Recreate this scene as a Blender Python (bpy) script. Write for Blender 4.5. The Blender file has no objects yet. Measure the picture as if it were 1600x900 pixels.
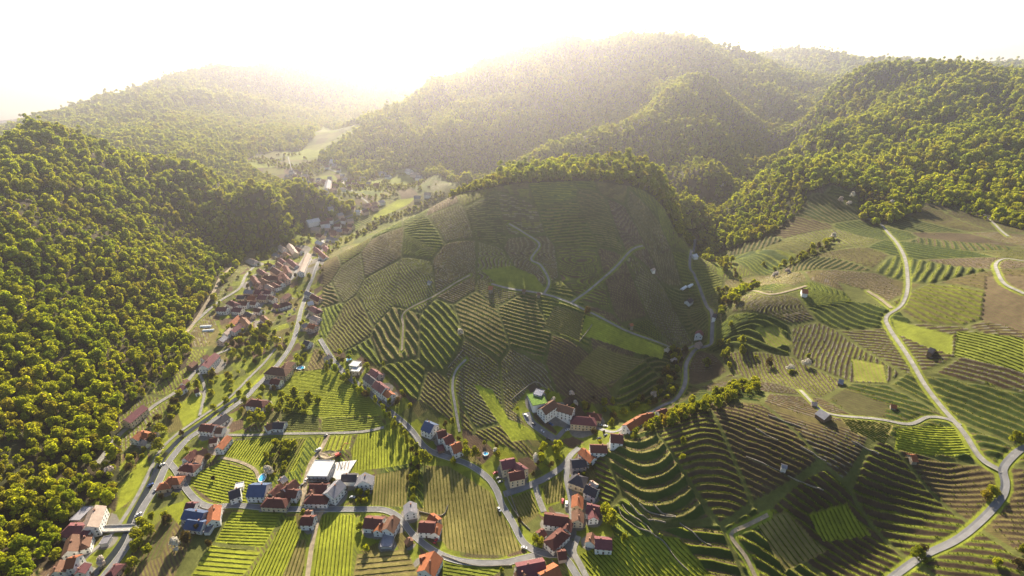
import bpy, math, random
import numpy as np
from mathutils import Vector, Matrix

# ------------------------------------------------------------------ camera, sky, sun, exposure
CAM_H = 300.0
FPX = 733.0                       # focal length in units of a 1600 px wide picture
PITCH = math.radians(24.9)
SUN_EL = math.radians(27.5)
SUN_AZ = math.radians(-5.5)      # from +Y, negative = towards -X
scene = bpy.context.scene
COL = scene.collection
cam_d = bpy.data.cameras.new("camera"); cam = bpy.data.objects.new("camera", cam_d); COL.objects.link(cam)
cam.location = (0, 0, CAM_H); cam.rotation_euler = (math.pi/2 - PITCH, 0, 0)
cam_d.sensor_width = 36; cam_d.lens = 36*FPX/1600; cam_d.clip_start = 1; cam_d.clip_end = 30000
scene.camera = cam
w = bpy.data.worlds.new("World"); scene.world = w; w.use_nodes = True
nt = w.node_tree; bg = nt.nodes["Background"]
sky = nt.nodes.new("ShaderNodeTexSky"); sky.sky_type = 'NISHITA'; sky.sun_disc = False
sky.sun_elevation = SUN_EL; sky.sun_rotation = SUN_AZ; sky.air_density = 1.0; sky.dust_density = 1.2; sky.altitude = 300
nt.links.new(sky.outputs[0], bg.inputs[0]); bg.inputs[1].default_value = 0.064
sd = bpy.data.lights.new("sun", 'SUN'); sd.energy = 5.0; sd.angle = math.radians(0.5); sd.color = (1.0, 0.885, 0.68)
sun = bpy.data.objects.new("sun", sd); COL.objects.link(sun)
sdir = Vector((math.sin(SUN_AZ)*math.cos(SUN_EL), math.cos(SUN_AZ)*math.cos(SUN_EL), math.sin(SUN_EL)))
sun.rotation_euler = sdir.to_track_quat('Z', 'Y').to_euler()
vs = scene.view_settings; vs.view_transform = 'Standard'; vs.look = 'None'; vs.gamma = 1; vs.exposure = 1.6
try: vs.use_curve_mapping = False
except Exception: pass
HAZE_DENSITY = 0.00015; HAZE_ANISO = 0.82
scene.cycles.volume_bounces = 0
scene.cycles.transparent_max_bounces = 6

rng = np.random.default_rng(7)
R = random.Random(11)

# ------------------------------------------------------------------ pixel rays
SP, CP = math.sin(PITCH), math.cos(PITCH)
def ray(px, py):
    xc = (px-800)/FPX; yc = (450-py)/FPX
    return np.array([xc, CP+yc*SP, -SP+yc*CP])
def proj(x, y, z):
    dz = z-CAM_H; f = y*CP - dz*SP; f = np.where(f > 1, f, 1)
    u = y*SP + dz*CP
    return 800+FPX*x/f, 450-FPX*u/f, f

# ------------------------------------------------------------------ terrain control points
ctrl = []
def cz(*pts):                      # (px,py,height)
    for px, py, z in pts:
        d = ray(px, py); t = (CAM_H-z)/-d[2]; ctrl.append((d[0]*t, d[1]*t, z))
def cy(*pts):                      # (px,py,forward distance)
    for px, py, Y in pts:
        d = ray(px, py); t = Y/d[1]; ctrl.append((d[0]*t, Y, CAM_H+d[2]*t))
def cw(*pts):
    ctrl.extend(pts)
# left wooded hill
cz((50,203,218),(0,236,190),(112,222,200),(200,252,158),(300,262,135),(400,290,104),(470,303,70),(528,332,30),
   (370,400,12),(300,500,10),(405,378,14),(470,356,16),(250,600,8),(100,400,100),(200,400,75),(300,400,32),
   (60,250,185),(100,300,150),(200,300,125),(300,320,85),(400,330,48),(0,300,165),(0,500,82),(100,500,60),(200,500,30),(0,400,120),
   (0,600,50),(100,600,30),(190,600,14),(0,700,30),(90,700,15),(0,800,18),(0,900,14),(60,860,6),(150,760,4))
# valley floor
cz((200,850,0),(300,750,0),(450,800,0),(400,650,3),(480,600,5),(320,600,4),(400,520,7),(455,500,8),(430,440,11),(500,400,13),(470,370,15),
   (560,340,18),(620,320,22),(560,280,28),(480,270,36),(620,285,28),(420,250,46),(470,235,48),(520,205,52),(560,190,58),
   (505,520,12),(520,570,10),(600,640,11),(560,700,5),(640,670,9),(700,725,7),(780,765,4),(700,800,0),(850,800,1),(700,880,0),
   (300,880,-1),(500,880,0),(900,890,1),(150,890,0),(890,705,6))
# central vineyard hill
cz((540,400,46),(600,360,85),(700,312,135),(800,280,162),(900,268,170),(1000,272,165),(1045,302,130),(1068,368,55),
   (850,350,121),(700,400,96),(850,460,75),(770,445,77),(600,450,55),(720,520,54),(850,550,47),(1000,520,42),(950,450,78),
   (1000,400,92),(1050,450,46),(600,550,28),(700,600,29),(800,600,31),(830,678,16),(1040,560,26),(960,600,20),(1040,610,17),
   (530,480,24),(660,640,18),(860,640,17),(900,560,44),(500,450,14),(760,690,12))
cw((-60,830,90),(60,860,100),(180,880,105),(-150,760,60),(300,840,80))
# ridge behind the hill and its gorge
cy((740,280,1100),(850,238,1150),(920,212,1200),(1000,187,1250),(1050,147,1350),(1090,122,1450),(1100,200,1200),(1150,248,1200),
   (1100,300,950),(1085,340,870),(1200,222,1350),(1270,172,1600))
cw((600,1140,66),(740,1290,92),(860,1450,130),(500,1000,58))
for px, py, Y in ((740,280,1100),(850,238,1150),(920,212,1200),(1000,187,1250),(1050,147,1350)):      # far side and near side of that ridge
    d = ray(px, py); z = CAM_H+d[2]*Y/d[1]; ctrl.append((d[0]*Y/d[1]-30, Y+130, z-55))
    ctrl.append((d[0]*Y/d[1]+45, Y-85, z-58))
for px, py, Y in ((1130,345,800),(1200,275,850),(1290,206,1000)):
    d = ray(px, py); z = CAM_H+d[2]*Y/d[1]; ctrl.append((d[0]*Y/d[1]-70, Y+90, z-85))
# great mountain
cy((500,246,1500),(560,208,1650),(620,170,1750),(700,130,1850),(800,90,1950),(900,70,2000),(1000,62,2050),(1080,62,2100),(1150,80,2100),
   (1200,102,2000),(1280,134,1900),(650,288,1250),(700,272,1230),(600,262,1380),(800,200,1450),(900,150,1600),(1000,120,1700),(700,200,1450))
cw((-100,2600,250),(300,2800,300),(700,2700,260),(500,3600,250),(0,3600,200),(-700,1150,26))
# far hills
cy((1240,82,3200),(1340,102,3000),(1180,90,3200),(110,184,2200),(200,154,2600),(270,130,2900),(350,110,3200),(450,100,3500),(560,105,3800),
   (650,105,4000),(200,212,1500),(300,192,1900),(400,202,2000),(350,152,2700),(500,172,2900),(250,238,1300),(600,150,3300))
cw((-1300,1300,70),(-1700,900,40),(-1100,1150,60),(-900,1080,60),(-2200,1500,20),(-3500,2500,-60),(-3500,4500,-60),(-2800,3200,-20),(-2300,2300,20),(-1350,1000,110),(0,5500,280),(3000,5000,250),
   (-1500,5500,280),(1500,4500,260))
# right hills
cy((1130,345,800),(1200,275,850),(1290,206,1000),(1350,186,1080),(1300,146,1300),(1380,109,1300),(1450,114,1250),(1530,112,1200),(1600,131,1150),
   (1450,230,850),(1550,280,700),(1350,260,820),(1250,290,740),(1400,302,680),(1500,330,620),(1600,342,580))
cw((1900,1500,260),(2200,2500,260),(1400,1700,200),(1600,900,270),(1300,400,220),(1000,200,130),(1900,600,280))
cz((1370,355,110),(1200,400,73),(1120,412,54),(1250,370,90),
   (1130,500,50),(1180,455,75),(1260,420,90),(1330,382,104),(1140,440,49),(1200,428,64),(1110,460,38),
   (1380,490,90),(1250,500,72),(1150,540,42),(1420,430,108),(1500,420,124),(1600,430,140),(1600,550,114),(1450,580,85),
   (1500,650,80),(1600,700,86),(1570,740,76),(1500,850,54),(1400,900,38),(1600,900,60),(1200,580,45),(1130,600,26),
   (1110,530,28),(1075,580,20),(1050,628,15),(1000,655,12),(940,665,10),(880,662,10),(1105,480,33),(1083,400,40),
   (930,712,16),(1000,682,36),(1090,635,50),(1170,610,58),(1240,622,64),(1300,642,68),(1000,800,16),(1100,750,32),(1200,750,45),
   (1300,750,55),(1400,700,68),(1480,750,62),(1100,900,8),(1250,880,22),(1350,850,36),(920,850,3),(960,780,10),(1450,655,75),(1030,880,5))
cw((-400,60,0),(0,80,0),(400,60,10),(-800,0,60),(900,0,100),(-1000,400,150))
C = np.array(ctrl, dtype=float)
def sstep(x, a, b):
    t = np.clip((x-a)/(b-a), 0, 1); return t*t*(3-2*t)
_T = rng.random((256,256))
def vnoise(x, y):
    xi = np.floor(x).astype(int); yi = np.floor(y).astype(int); fx = x-xi; fy = y-yi
    fx = fx*fx*(3-2*fx); fy = fy*fy*(3-2*fy)
    a = _T[xi&255, yi&255]; b = _T[(xi+1)&255, yi&255]; c = _T[xi&255, (yi+1)&255]; d = _T[(xi+1)&255, (yi+1)&255]
    return (a+(b-a)*fx)*(1-fy)+(c+(d-c)*fx)*fy
def fbm(x, y, o=4):
    s = 0; a = .5; t = 0
    for i in range(o):
        s = s+a*vnoise(x*2**i+17.3*i, y*2**i+9.1*i); t += a; a *= .5
    return s/t
def ridged(x, y, o=4):
    s = 0; a = .5; t = 0
    for i in range(o):
        s = s+a*(1-np.abs(2*vnoise(x*2**i+5.3*i, y*2**i+31.7*i)-1)); t += a; a *= .5
    return s/t
def relief(x, y, z0):
    d = np.hypot(x, y); z = np.zeros_like(z0)
    left = sstep(-x, 180, 400)*sstep(z0, 25, 90)*sstep(-d, -1500, -1100)
    z += left*48*(ridged(x/170+3, y/230, 3)-.6)
    far = sstep(d, 950, 1900)*sstep(z0, 45, 140)
    z += far*((ridged(x/380+1.7+.35*y/380, y/620+.4, 3)-.6)*120+(ridged(x/170+.2*y/170, y/260, 2)-.6)*28)
    rt = sstep(x, 150, 500)*sstep(y, 640, 820)*(1-far)*sstep(z0, 60, 140)
    z += rt*55*(ridged(x/150+.4*y/150, y/230, 3)-.6)
    z += 1.6*(fbm(x/60, y/60, 3)-.5)*sstep(z0, 15, 40)
    return z
CC = 35.0
def _phi(r2): return -np.sqrt(r2+CC*CC)
n = len(C)
A = _phi((C[:,None,0]-C[None,:,0])**2+(C[:,None,1]-C[None,:,1])**2)
A[np.arange(n), np.arange(n)] += 0.3
C[:,2] -= relief(C[:,0], C[:,1], C[:,2])
P = np.c_[np.ones(n), C[:,0]/1000, C[:,1]/1000]
M = np.block([[A, P],[P.T, np.zeros((3,3))]])
sol = np.linalg.solve(M, np.r_[C[:,2], 0, 0, 0])
W, PL = sol[:n], sol[n:]

def ground(x, y):
    """height of the smooth terrain"""
    x = np.atleast_1d(np.asarray(x, float)); y = np.atleast_1d(np.asarray(y, float))
    sh = x.shape; x = x.ravel(); y = y.ravel(); z = np.empty_like(x)
    for i in range(0, len(x), 60000):
        xs, ys = x[i:i+60000], y[i:i+60000]
        r2 = (xs[:,None]-C[None,:,0])**2+(ys[:,None]-C[None,:,1])**2
        z[i:i+60000] = _phi(r2) @ W + PL[0]+PL[1]*xs/1000+PL[2]*ys/1000
    z += relief(x, y, z)
    return z.reshape(sh)
def hit(px, py, up=0.0):
    """ground point seen at a picture position; up = height above ground of the thing seen"""
    d = ray(px, py); Ys = np.geomspace(120, 7000, 420); t = Ys/d[1]
    zz = CAM_H+d[2]*t-ground(d[0]*t, Ys)-up
    k = np.where(zz < 0)[0]
    if len(k) == 0: return np.array([d[0]*t[-1], Ys[-1], ground(d[0]*t[-1], Ys[-1])[0]])
    k = max(k[0], 1); a, b = t[k-1], t[k]
    for _ in range(14):
        m = (a+b)/2
        if CAM_H+d[2]*m-ground(d[0]*m, d[1]*m)[0]-up < 0: b = m
        else: a = m
    x, y = d[0]*b, d[1]*b
    return np.array([x, y, ground(x, y)[0]])
def hits(pts): return np.array([hit(a, b) for a, b in pts])
def gz(x, y): return float(ground(x, y)[0])
def inpoly(x, y, poly):
    c = np.zeros(x.shape, bool); P = np.asarray(poly); bx0, by0 = P[:,:2].min(0); bx1, by1 = P[:,:2].max(0)
    m = (x>=bx0)&(x<=bx1)&(y>=by0)&(y<=by1); xs, ys = x[m], y[m]; r = np.zeros(xs.shape, bool); j = len(P)-1
    for i in range(len(P)):
        xi, yi, xj, yj = P[i,0], P[i,1], P[j,0], P[j,1]
        if yi != yj:
            r ^= ((yi > ys) != (yj > ys)) & (xs < (xj-xi)*(ys-yi)/(yj-yi)+xi)
        j = i
    c[m] = r; return c
def smooth_line(p, step):
    """Catmull-Rom resample of a world polyline"""
    p = np.asarray(p)[:, :2]; q = np.vstack([2*p[0]-p[1], p, 2*p[-1]-p[-2]]); out = []
    for i in range(1, len(q)-2):
        L = np.linalg.norm(q[i+1]-q[i]); k = max(2, int(L/step))
        t = np.linspace(0, 1, k, endpoint=False)[:, None]
        out.append(.5*((2*q[i])+(-q[i-1]+q[i+1])*t+(2*q[i-1]-5*q[i]+4*q[i+1]-q[i+2])*t**2+(-q[i-1]+3*q[i]-3*q[i+1]+q[i+2])*t**3))
    out.append(p[-1:]); return np.vstack(out)

# ------------------------------------------------------------------ object helpers
def tag(o, label=None, cat=None, group=None, kind=None):
    if label: o['label'] = label
    if cat: o['category'] = cat
    if group: o['group'] = group
    if kind: o['kind'] = kind
    return o
def mesh_obj(name, verts, faces, mat, parent=None, smooth=False):
    me = bpy.data.meshes.new(name); me.from_pydata([tuple(map(float, v)) for v in verts], [], [tuple(map(int, f)) for f in faces]); me.update()
    for m in (mat if isinstance(mat, (list, tuple)) else [mat]): me.materials.append(m)
    if smooth: me.polygons.foreach_set('use_smooth', [True]*len(me.polygons))
    o = bpy.data.objects.new(name, me); COL.objects.link(o)
    if parent: o.parent = parent
    return o
def empty(name, loc, rz=0, **k):
    o = bpy.data.objects.new(name, None); COL.objects.link(o); o.location = loc; o.rotation_euler = (0, 0, rz)
    o.empty_display_size = 1; tag(o, **k); return o
class MB:
    def __init__(s): s.v = []; s.f = []
    def add(s, v, f):
        b = len(s.v); s.v += [tuple(p) for p in v]; s.f += [tuple(i+b for i in q) for q in f]; return s
    def box(s, x0, x1, y0, y1, z0, z1):
        return s.add([(x0,y0,z0),(x1,y0,z0),(x1,y1,z0),(x0,y1,z0),(x0,y0,z1),(x1,y0,z1),(x1,y1,z1),(x0,y1,z1)],
                     [(0,3,2,1),(4,5,6,7),(0,1,5,4),(1,2,6,5),(2,3,7,6),(3,0,4,7)])
    def tube(s, a, b, r0, r1, k=6):
        a = Vector(a); b = Vector(b); q = (b-a).to_track_quat('Z', 'Y'); v = []
        for c, r in ((a, r0), (b, r1)):
            for i in range(k):
                t = 2*math.pi*i/k; v.append(c+q @ Vector((r*math.cos(t), r*math.sin(t), 0)))
        f = [(i, (i+1) % k, k+(i+1) % k, k+i) for i in range(k)]+[tuple(range(k))[::-1], tuple(range(k, 2*k))]
        return s.add(v, f)
    def build(s, name, mat, parent=None, smooth=False): return mesh_obj(name, s.v, s.f, mat, parent, smooth)

# ------------------------------------------------------------------ materials
def newmat(name):
    m = bpy.data.materials.new(name); m.use_nodes = True; nt = m.node_tree; nt.nodes.clear()
    return m, nt, nt.nodes, nt.links
def mat_plain(name, col, rough=.85, var=.25, scale=.6, bump=.0, spec=.3, metal=0, col2=None, stretch=None, emit=None):
    m, nt, N, L = newmat(name)
    out = N.new('ShaderNodeOutputMaterial'); b = N.new('ShaderNodeBsdfPrincipled'); L.new(b.outputs[0], out.inputs[0])
    b.inputs['Roughness'].default_value = rough; b.inputs['Specular IOR Level'].default_value = spec; b.inputs['Metallic'].default_value = metal
    tc = N.new('ShaderNodeTexCoord'); mp = N.new('ShaderNodeMapping'); L.new(tc.outputs['Object'], mp.inputs[0])
    if stretch: mp.inputs['Scale'].default_value = stretch
    no = N.new('ShaderNodeTexNoise'); no.inputs['Scale'].default_value = scale; no.inputs['Detail'].default_value = 6; L.new(mp.outputs[0], no.inputs[0])
    mr = N.new('ShaderNodeMapRange'); mr.inputs['From Min'].default_value = .3; mr.inputs['From Max'].default_value = .7; L.new(no.outputs[0], mr.inputs[0])
    mx = N.new('ShaderNodeMix'); mx.data_type = 'RGBA'; L.new(mr.outputs[0], mx.inputs['Factor'])
    c2 = col2 or tuple(c*(1-var) for c in col)
    mx.inputs['A'].default_value = (*tuple(min(1, c*(1+var*.6)) for c in col), 1); mx.inputs['B'].default_value = (*c2, 1)
    L.new(mx.outputs['Result'], b.inputs['Base Color'])
    if bump:
        bp = N.new('ShaderNodeBump'); bp.inputs['Strength'].default_value = bump; bp.inputs['Distance'].default_value = .3
        L.new(no.outputs[0], bp.inputs['Height']); L.new(bp.outputs[0], b.inputs['Normal'])
    return m
def mat_roof(name, col, rows=3.0, rough=.8, var=.3):
    """tiled roof: courses plus patchy weathering"""
    m, nt, N, L = newmat(name)
    out = N.new('ShaderNodeOutputMaterial'); b = N.new('ShaderNodeBsdfPrincipled'); L.new(b.outputs[0], out.inputs[0]); b.inputs['Roughness'].default_value = rough
    b.inputs['Specular IOR Level'].default_value = .25
    tc = N.new('ShaderNodeTexCoord'); no = N.new('ShaderNodeTexNoise'); no.inputs['Scale'].default_value = .35; no.inputs['Detail'].default_value = 8; no.inputs['Roughness'].default_value = .7
    L.new(tc.outputs['Object'], no.inputs[0])
    wv = N.new('ShaderNodeTexWave'); wv.bands_direction = 'Z'; wv.inputs['Scale'].default_value = rows*.5; wv.inputs['Distortion'].default_value = .6; L.new(tc.outputs['Object'], wv.inputs[0])
    oi = N.new('ShaderNodeObjectInfo'); add = N.new('ShaderNodeMath'); add.operation = 'MULTIPLY_ADD'; L.new(oi.outputs['Random'], add.inputs[0]); add.inputs[1].default_value = .35; L.new(no.outputs[0], add.inputs[2])
    rp = N.new('ShaderNodeValToRGB'); L.new(add.outputs[0], rp.inputs[0])
    rp.color_ramp.elements[0].position = .35; rp.color_ramp.elements[0].color = (*[c*(1-var) for c in col], 1)
    rp.color_ramp.elements[1].position = .95; rp.color_ramp.elements[1].color = (*[min(1, c*(1+var)) for c in col], 1)
    mx = N.new('ShaderNodeMix'); mx.data_type = 'RGBA'; mx.blend_type = 'MULTIPLY'; mx.inputs['Factor'].default_value = .35
    L.new(rp.outputs[0], mx.inputs['A']); L.new(wv.outputs[0], mx.inputs['B']); L.new(mx.outputs['Result'], b.inputs['Base Color'])
    bp = N.new('ShaderNodeBump'); bp.inputs['Strength'].default_value = .5; bp.inputs['Distance'].default_value = .1; L.new(wv.outputs[0], bp.inputs['Height']); L.new(bp.outputs[0], b.inputs['Normal'])
    return m
def mat_leaf(name, cols, trans=.45, tint=(2.5, 2.4, .6)):
    m, nt, N, L = newmat(name)
    out = N.new('ShaderNodeOutputMaterial'); oi = N.new('ShaderNodeObjectInfo'); rp = N.new('ShaderNodeValToRGB'); rp.color_ramp.interpolation = 'LINEAR'
    el = rp.color_ramp.elements
    for i, c in enumerate(cols):
        p = i/max(1, len(cols)-1)
        e = el[i] if i < 2 else el.new(p)
        e.position = p; e.color = (*c, 1)
    sc_ = N.new('ShaderNodeVectorMath'); sc_.operation = 'SCALE'; sc_.inputs['Scale'].default_value = .012; L.new(oi.outputs['Location'], sc_.inputs[0])
    ln = N.new('ShaderNodeTexNoise'); ln.inputs['Scale'].default_value = 1; ln.inputs['Detail'].default_value = 3; L.new(sc_.outputs[0], ln.inputs[0])
    lm = N.new('ShaderNodeMapRange'); lm.inputs['From Min'].default_value = .3; lm.inputs['From Max'].default_value = .7; lm.inputs['To Min'].default_value = -.1; lm.inputs['To Max'].default_value = .55; L.new(ln.outputs[0], lm.inputs[0])
    la = N.new('ShaderNodeMath'); la.operation = 'MULTIPLY_ADD'; L.new(oi.outputs['Random'], la.inputs[0]); la.inputs[1].default_value = .6; L.new(lm.outputs[0], la.inputs[2]); L.new(la.outputs[0], rp.inputs[0])
    tc = N.new('ShaderNodeTexCoord'); no = N.new('ShaderNodeTexNoise'); no.inputs['Scale'].default_value = .9; no.inputs['Detail'].default_value = 3; L.new(tc.outputs['Object'], no.inputs[0])
    mr = N.new('ShaderNodeMapRange'); mr.inputs['From Min'].default_value = .3; mr.inputs['From Max'].default_value = .7; mr.inputs['To Min'].default_value = .6; mr.inputs['To Max'].default_value = 1.3; L.new(no.outputs[0], mr.inputs[0])
    mx = N.new('ShaderNodeVectorMath'); mx.operation = 'SCALE'; L.new(rp.outputs[0], mx.inputs[0]); L.new(mr.outputs[0], mx.inputs['Scale'])
    d = N.new('ShaderNodeBsdfDiffuse'); t = N.new('ShaderNodeBsdfTranslucent'); ms = N.new('ShaderNodeMixShader'); ms.inputs[0].default_value = trans
    L.new(mx.outputs[0], d.inputs[0]); 
    tt = N.new('ShaderNodeVectorMath'); tt.operation = 'MULTIPLY'; tt.inputs[1].default_value = tint; L.new(mx.outputs[0], tt.inputs[0]); L.new(tt.outputs[0], t.inputs[0])
    L.new(d.outputs[0], ms.inputs[1]); L.new(t.outputs[0], ms.inputs[2]); L.new(ms.outputs[0], out.inputs[0])
    return m

M_ASPH = mat_plain('asphalt', (.165,.16,.16), .75, .25, .15, spec=.4)
M_LANE = mat_plain('pale_lane_surface', (.23,.215,.19), .85, .3, .25)
M_TRACK = mat_plain('earth_track', (.30,.24,.16), .95, .35, .3)
M_KERB = mat_plain('kerb_stone', (.4,.38,.34), .9, .2, .5)
M_BARK = mat_plain('bark', (.10,.075,.05), .95, .4, 1.5, bump=.6, stretch=(3,3,.6))
M_STONE = mat_plain('dry_stone', (.22,.19,.15), .95, .5, 1.6, bump=.9)
M_CONC = mat_plain('concrete', (.42,.40,.37), .85, .25, .5, bump=.1)
M_WATER = mat_plain('pool_water', (.05,.38,.62), .08, .2, .8, spec=.6)
M_WHITE = mat_plain('white_plaster', (.72,.70,.66), .85, .12, .5)
M_CREAM = mat_plain('cream_plaster', (.62,.50,.33), .85, .15, .5)
M_PINK = mat_plain('pinkish_plaster', (.58,.42,.34), .85, .15, .5)
M_GREYW = mat_plain('grey_plaster', (.42,.41,.40), .85, .18, .5)
M_WOOD = mat_plain('weathered_wood', (.17,.11,.07), .9, .4, 1.2, stretch=(1,1,6))
M_GLASS = mat_plain('window_glass', (.03,.04,.05), .12, .3, 1, spec=.8)
M_FRAME = mat_plain('frame_white', (.6,.6,.58), .6, .1, 1)
M_DOOR = mat_plain('door_wood', (.12,.07,.045), .7, .3, 2)
M_BRICK = mat_plain('chimney_brick', (.33,.17,.12), .9, .35, 3)
M_TYRE = mat_plain('tyre_rubber', (.02,.02,.02), .8, .1, 3)
M_GREENROOF = mat_plain('roof_lawn', (.12,.20,.03), .95, .4, .7)
M_SOLAR = mat_plain('solar_glass', (.02,.035,.09), .15, .3, 1, spec=.8)
M_FLATROOF = mat_plain('white_roof_sheet', (.52,.51,.50), .7, .18, .35)
M_CANVAS = mat_plain('white_film', (.7,.72,.72), .5, .15, .6)
M_MACH = mat_plain('red_machine_paint', (.42,.05,.03), .5, .25, 1.5)
M_STEEL = mat_plain('grey_steel', (.35,.35,.36), .45, .2, 1.5, metal=.6)
M_BIN = mat_plain('dark_cloth', (.05,.06,.05), .9, .3, 2)
ROOFS = {'red': mat_roof('red_tile', (.145,.05,.037)), 'orange': mat_roof('orange_tile', (.33,.11,.045)), 'brown': mat_roof('brown_tile', (.20,.10,.06)),
         'dark': mat_roof('dark_slate', (.055,.05,.06)), 'grey': mat_roof('grey_sheet', (.24,.23,.25)), 'blue': mat_roof('blue_grey_slate', (.06,.09,.17)),
         'pale': mat_roof('pale_tile', (.42,.32,.26)), 'purple': mat_roof('plum_tile', (.16,.055,.06)), 'white': M_FLATROOF}
WALLS = {'white': M_WHITE, 'cream': M_CREAM, 'pink': M_PINK, 'grey': M_GREYW, 'wood': M_WOOD, 'stone': M_STONE}
ROOFWORD = {'red':'red','orange':'orange','brown':'brown','dark':'dark','grey':'grey','blue':'blue-grey','pale':'pale','purple':'plum-red','white':'white'}
CARC = {'white': (.75,.75,.75), 'silver': (.45,.46,.48), 'black': (.02,.02,.025), 'red': (.45,.02,.03), 'blue': (.03,.07,.25), 'grey': (.15,.155,.16)}
CARM = {k: mat_plain(k+'_car_paint', v, .3, .08, .5, spec=.6, metal=.1) for k, v in CARC.items()}
G = [(.06,.085,.016),(.15,.19,.018),(.22,.26,.020),(.27,.29,.022),(.30,.305,.024),(.24,.27,.020),(.24,.21,.035),(.28,.30,.022)]
M_LEAF = mat_leaf('spring_leaves', G, .5)
M_LEAFG = mat_leaf('garden_leaves', [(.13,.15,.02),(.20,.21,.025),(.24,.24,.03),(.16,.18,.02),(.22,.17,.035)], .5)
M_LEAFD = mat_leaf('olive_brown_buds', [(.07,.055,.03),(.10,.075,.035),(.08,.08,.025)], .3)
M_BLOSSOM = mat_leaf('pale_blossom', [(.62,.55,.45),(.75,.70,.58),(.65,.52,.46)], .3, (1, 1, 1))
M_VINE = mat_leaf('vine_leaves', [(.11,.14,.02),(.13,.15,.02)], .45, (1.6, 1.5, .6))

def mat_terrain():
    m, nt, N, L = newmat('ground_cover')
    out = N.new('ShaderNodeOutputMaterial'); b = N.new('ShaderNodeBsdfPrincipled'); L.new(b.outputs[0], out.inputs[0])
    b.inputs['Roughness'].default_value = .95; b.inputs['Specular IOR Level'].default_value = .1
    a = N.new('ShaderNodeAttribute'); a.attribute_name = 'colA'; c = N.new('ShaderNodeAttribute'); c.attribute_name = 'colB'
    u = N.new('ShaderNodeAttribute'); u.attribute_name = 'rowu'; s = N.new('ShaderNodeAttribute'); s.attribute_name = 'rows'
    geo = N.new('ShaderNodeNewGeometry')
    n1 = N.new('ShaderNodeTexNoise'); n1.inputs['Scale'].default_value = .22; n1.inputs['Detail'].default_value = 8; n1.inputs['Roughness'].default_value = .65; L.new(geo.outputs['Position'], n1.inputs[0])
    n2 = N.new('ShaderNodeTexNoise'); n2.inputs['Scale'].default_value = .035; n2.inputs['Detail'].default_value = 4; L.new(geo.outputs['Position'], n2.inputs[0])
    # row stripe = smooth wave of the row coordinate, wobbling a little
    ma = N.new('ShaderNodeMath'); ma.operation = 'MULTIPLY_ADD'; L.new(n1.outputs[0], ma.inputs[0]); ma.inputs[1].default_value = .25; L.new(u.outputs['Fac'], ma.inputs[2])
    mb = N.new('ShaderNodeMath'); mb.operation = 'MULTIPLY'; L.new(ma.outputs[0], mb.inputs[0]); mb.inputs[1].default_value = 2*math.pi
    sn = N.new('ShaderNodeMath'); sn.operation = 'SINE'; L.new(mb.outputs[0], sn.inputs[0])
    mr = N.new('ShaderNodeMapRange'); mr.inputs['From Min'].default_value = -.15; mr.inputs['From Max'].default_value = .35; L.new(sn.outputs[0], mr.inputs[0])
    mu = N.new('ShaderNodeMath'); mu.operation = 'MULTIPLY'; L.new(mr.outputs[0], mu.inputs[0]); L.new(s.outputs['Fac'], mu.inputs[1])
    mx = N.new('ShaderNodeMix'); mx.data_type = 'RGBA'; L.new(mu.outputs[0], mx.inputs['Factor']); L.new(a.outputs['Color'], mx.inputs['A']); L.new(c.outputs['Color'], mx.inputs['B'])
    ad = N.new('ShaderNodeMath'); ad.operation = 'MULTIPLY'; L.new(n1.outputs[0], ad.inputs[0]); L.new(n2.outputs[0], ad.inputs[1])
    r2 = N.new('ShaderNodeMapRange'); r2.inputs['From Min'].default_value = .12; r2.inputs['From Max'].default_value = .4; r2.inputs['To Min'].default_value = .65; r2.inputs['To Max'].default_value = 1.3; L.new(ad.outputs[0], r2.inputs[0])
    vm = N.new('ShaderNodeVectorMath'); vm.operation = 'SCALE'; L.new(mx.outputs['Result'], vm.inputs[0]); L.new(r2.outputs[0], vm.inputs['Scale']); L.new(vm.outputs[0], b.inputs['Base Color'])
    bp = N.new('ShaderNodeBump'); bp.inputs['Strength'].default_value = .8; bp.inputs['Distance'].default_value = .5; L.new(n1.outputs[0], bp.inputs['Height']); L.new(bp.outputs[0], b.inputs['Normal'])
    return m
M_TERR = mat_terrain()

# ------------------------------------------------------------------ land parcels, in picture positions turned into ground points
GRASS = (.165,.185,.022); BRIGHT = (.24,.26,.022); TAN = (.19,.16,.05); SOIL = (.11,.073,.045); DKGRASS = (.055,.08,.016); OLIVE = (.10,.105,.028)
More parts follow.
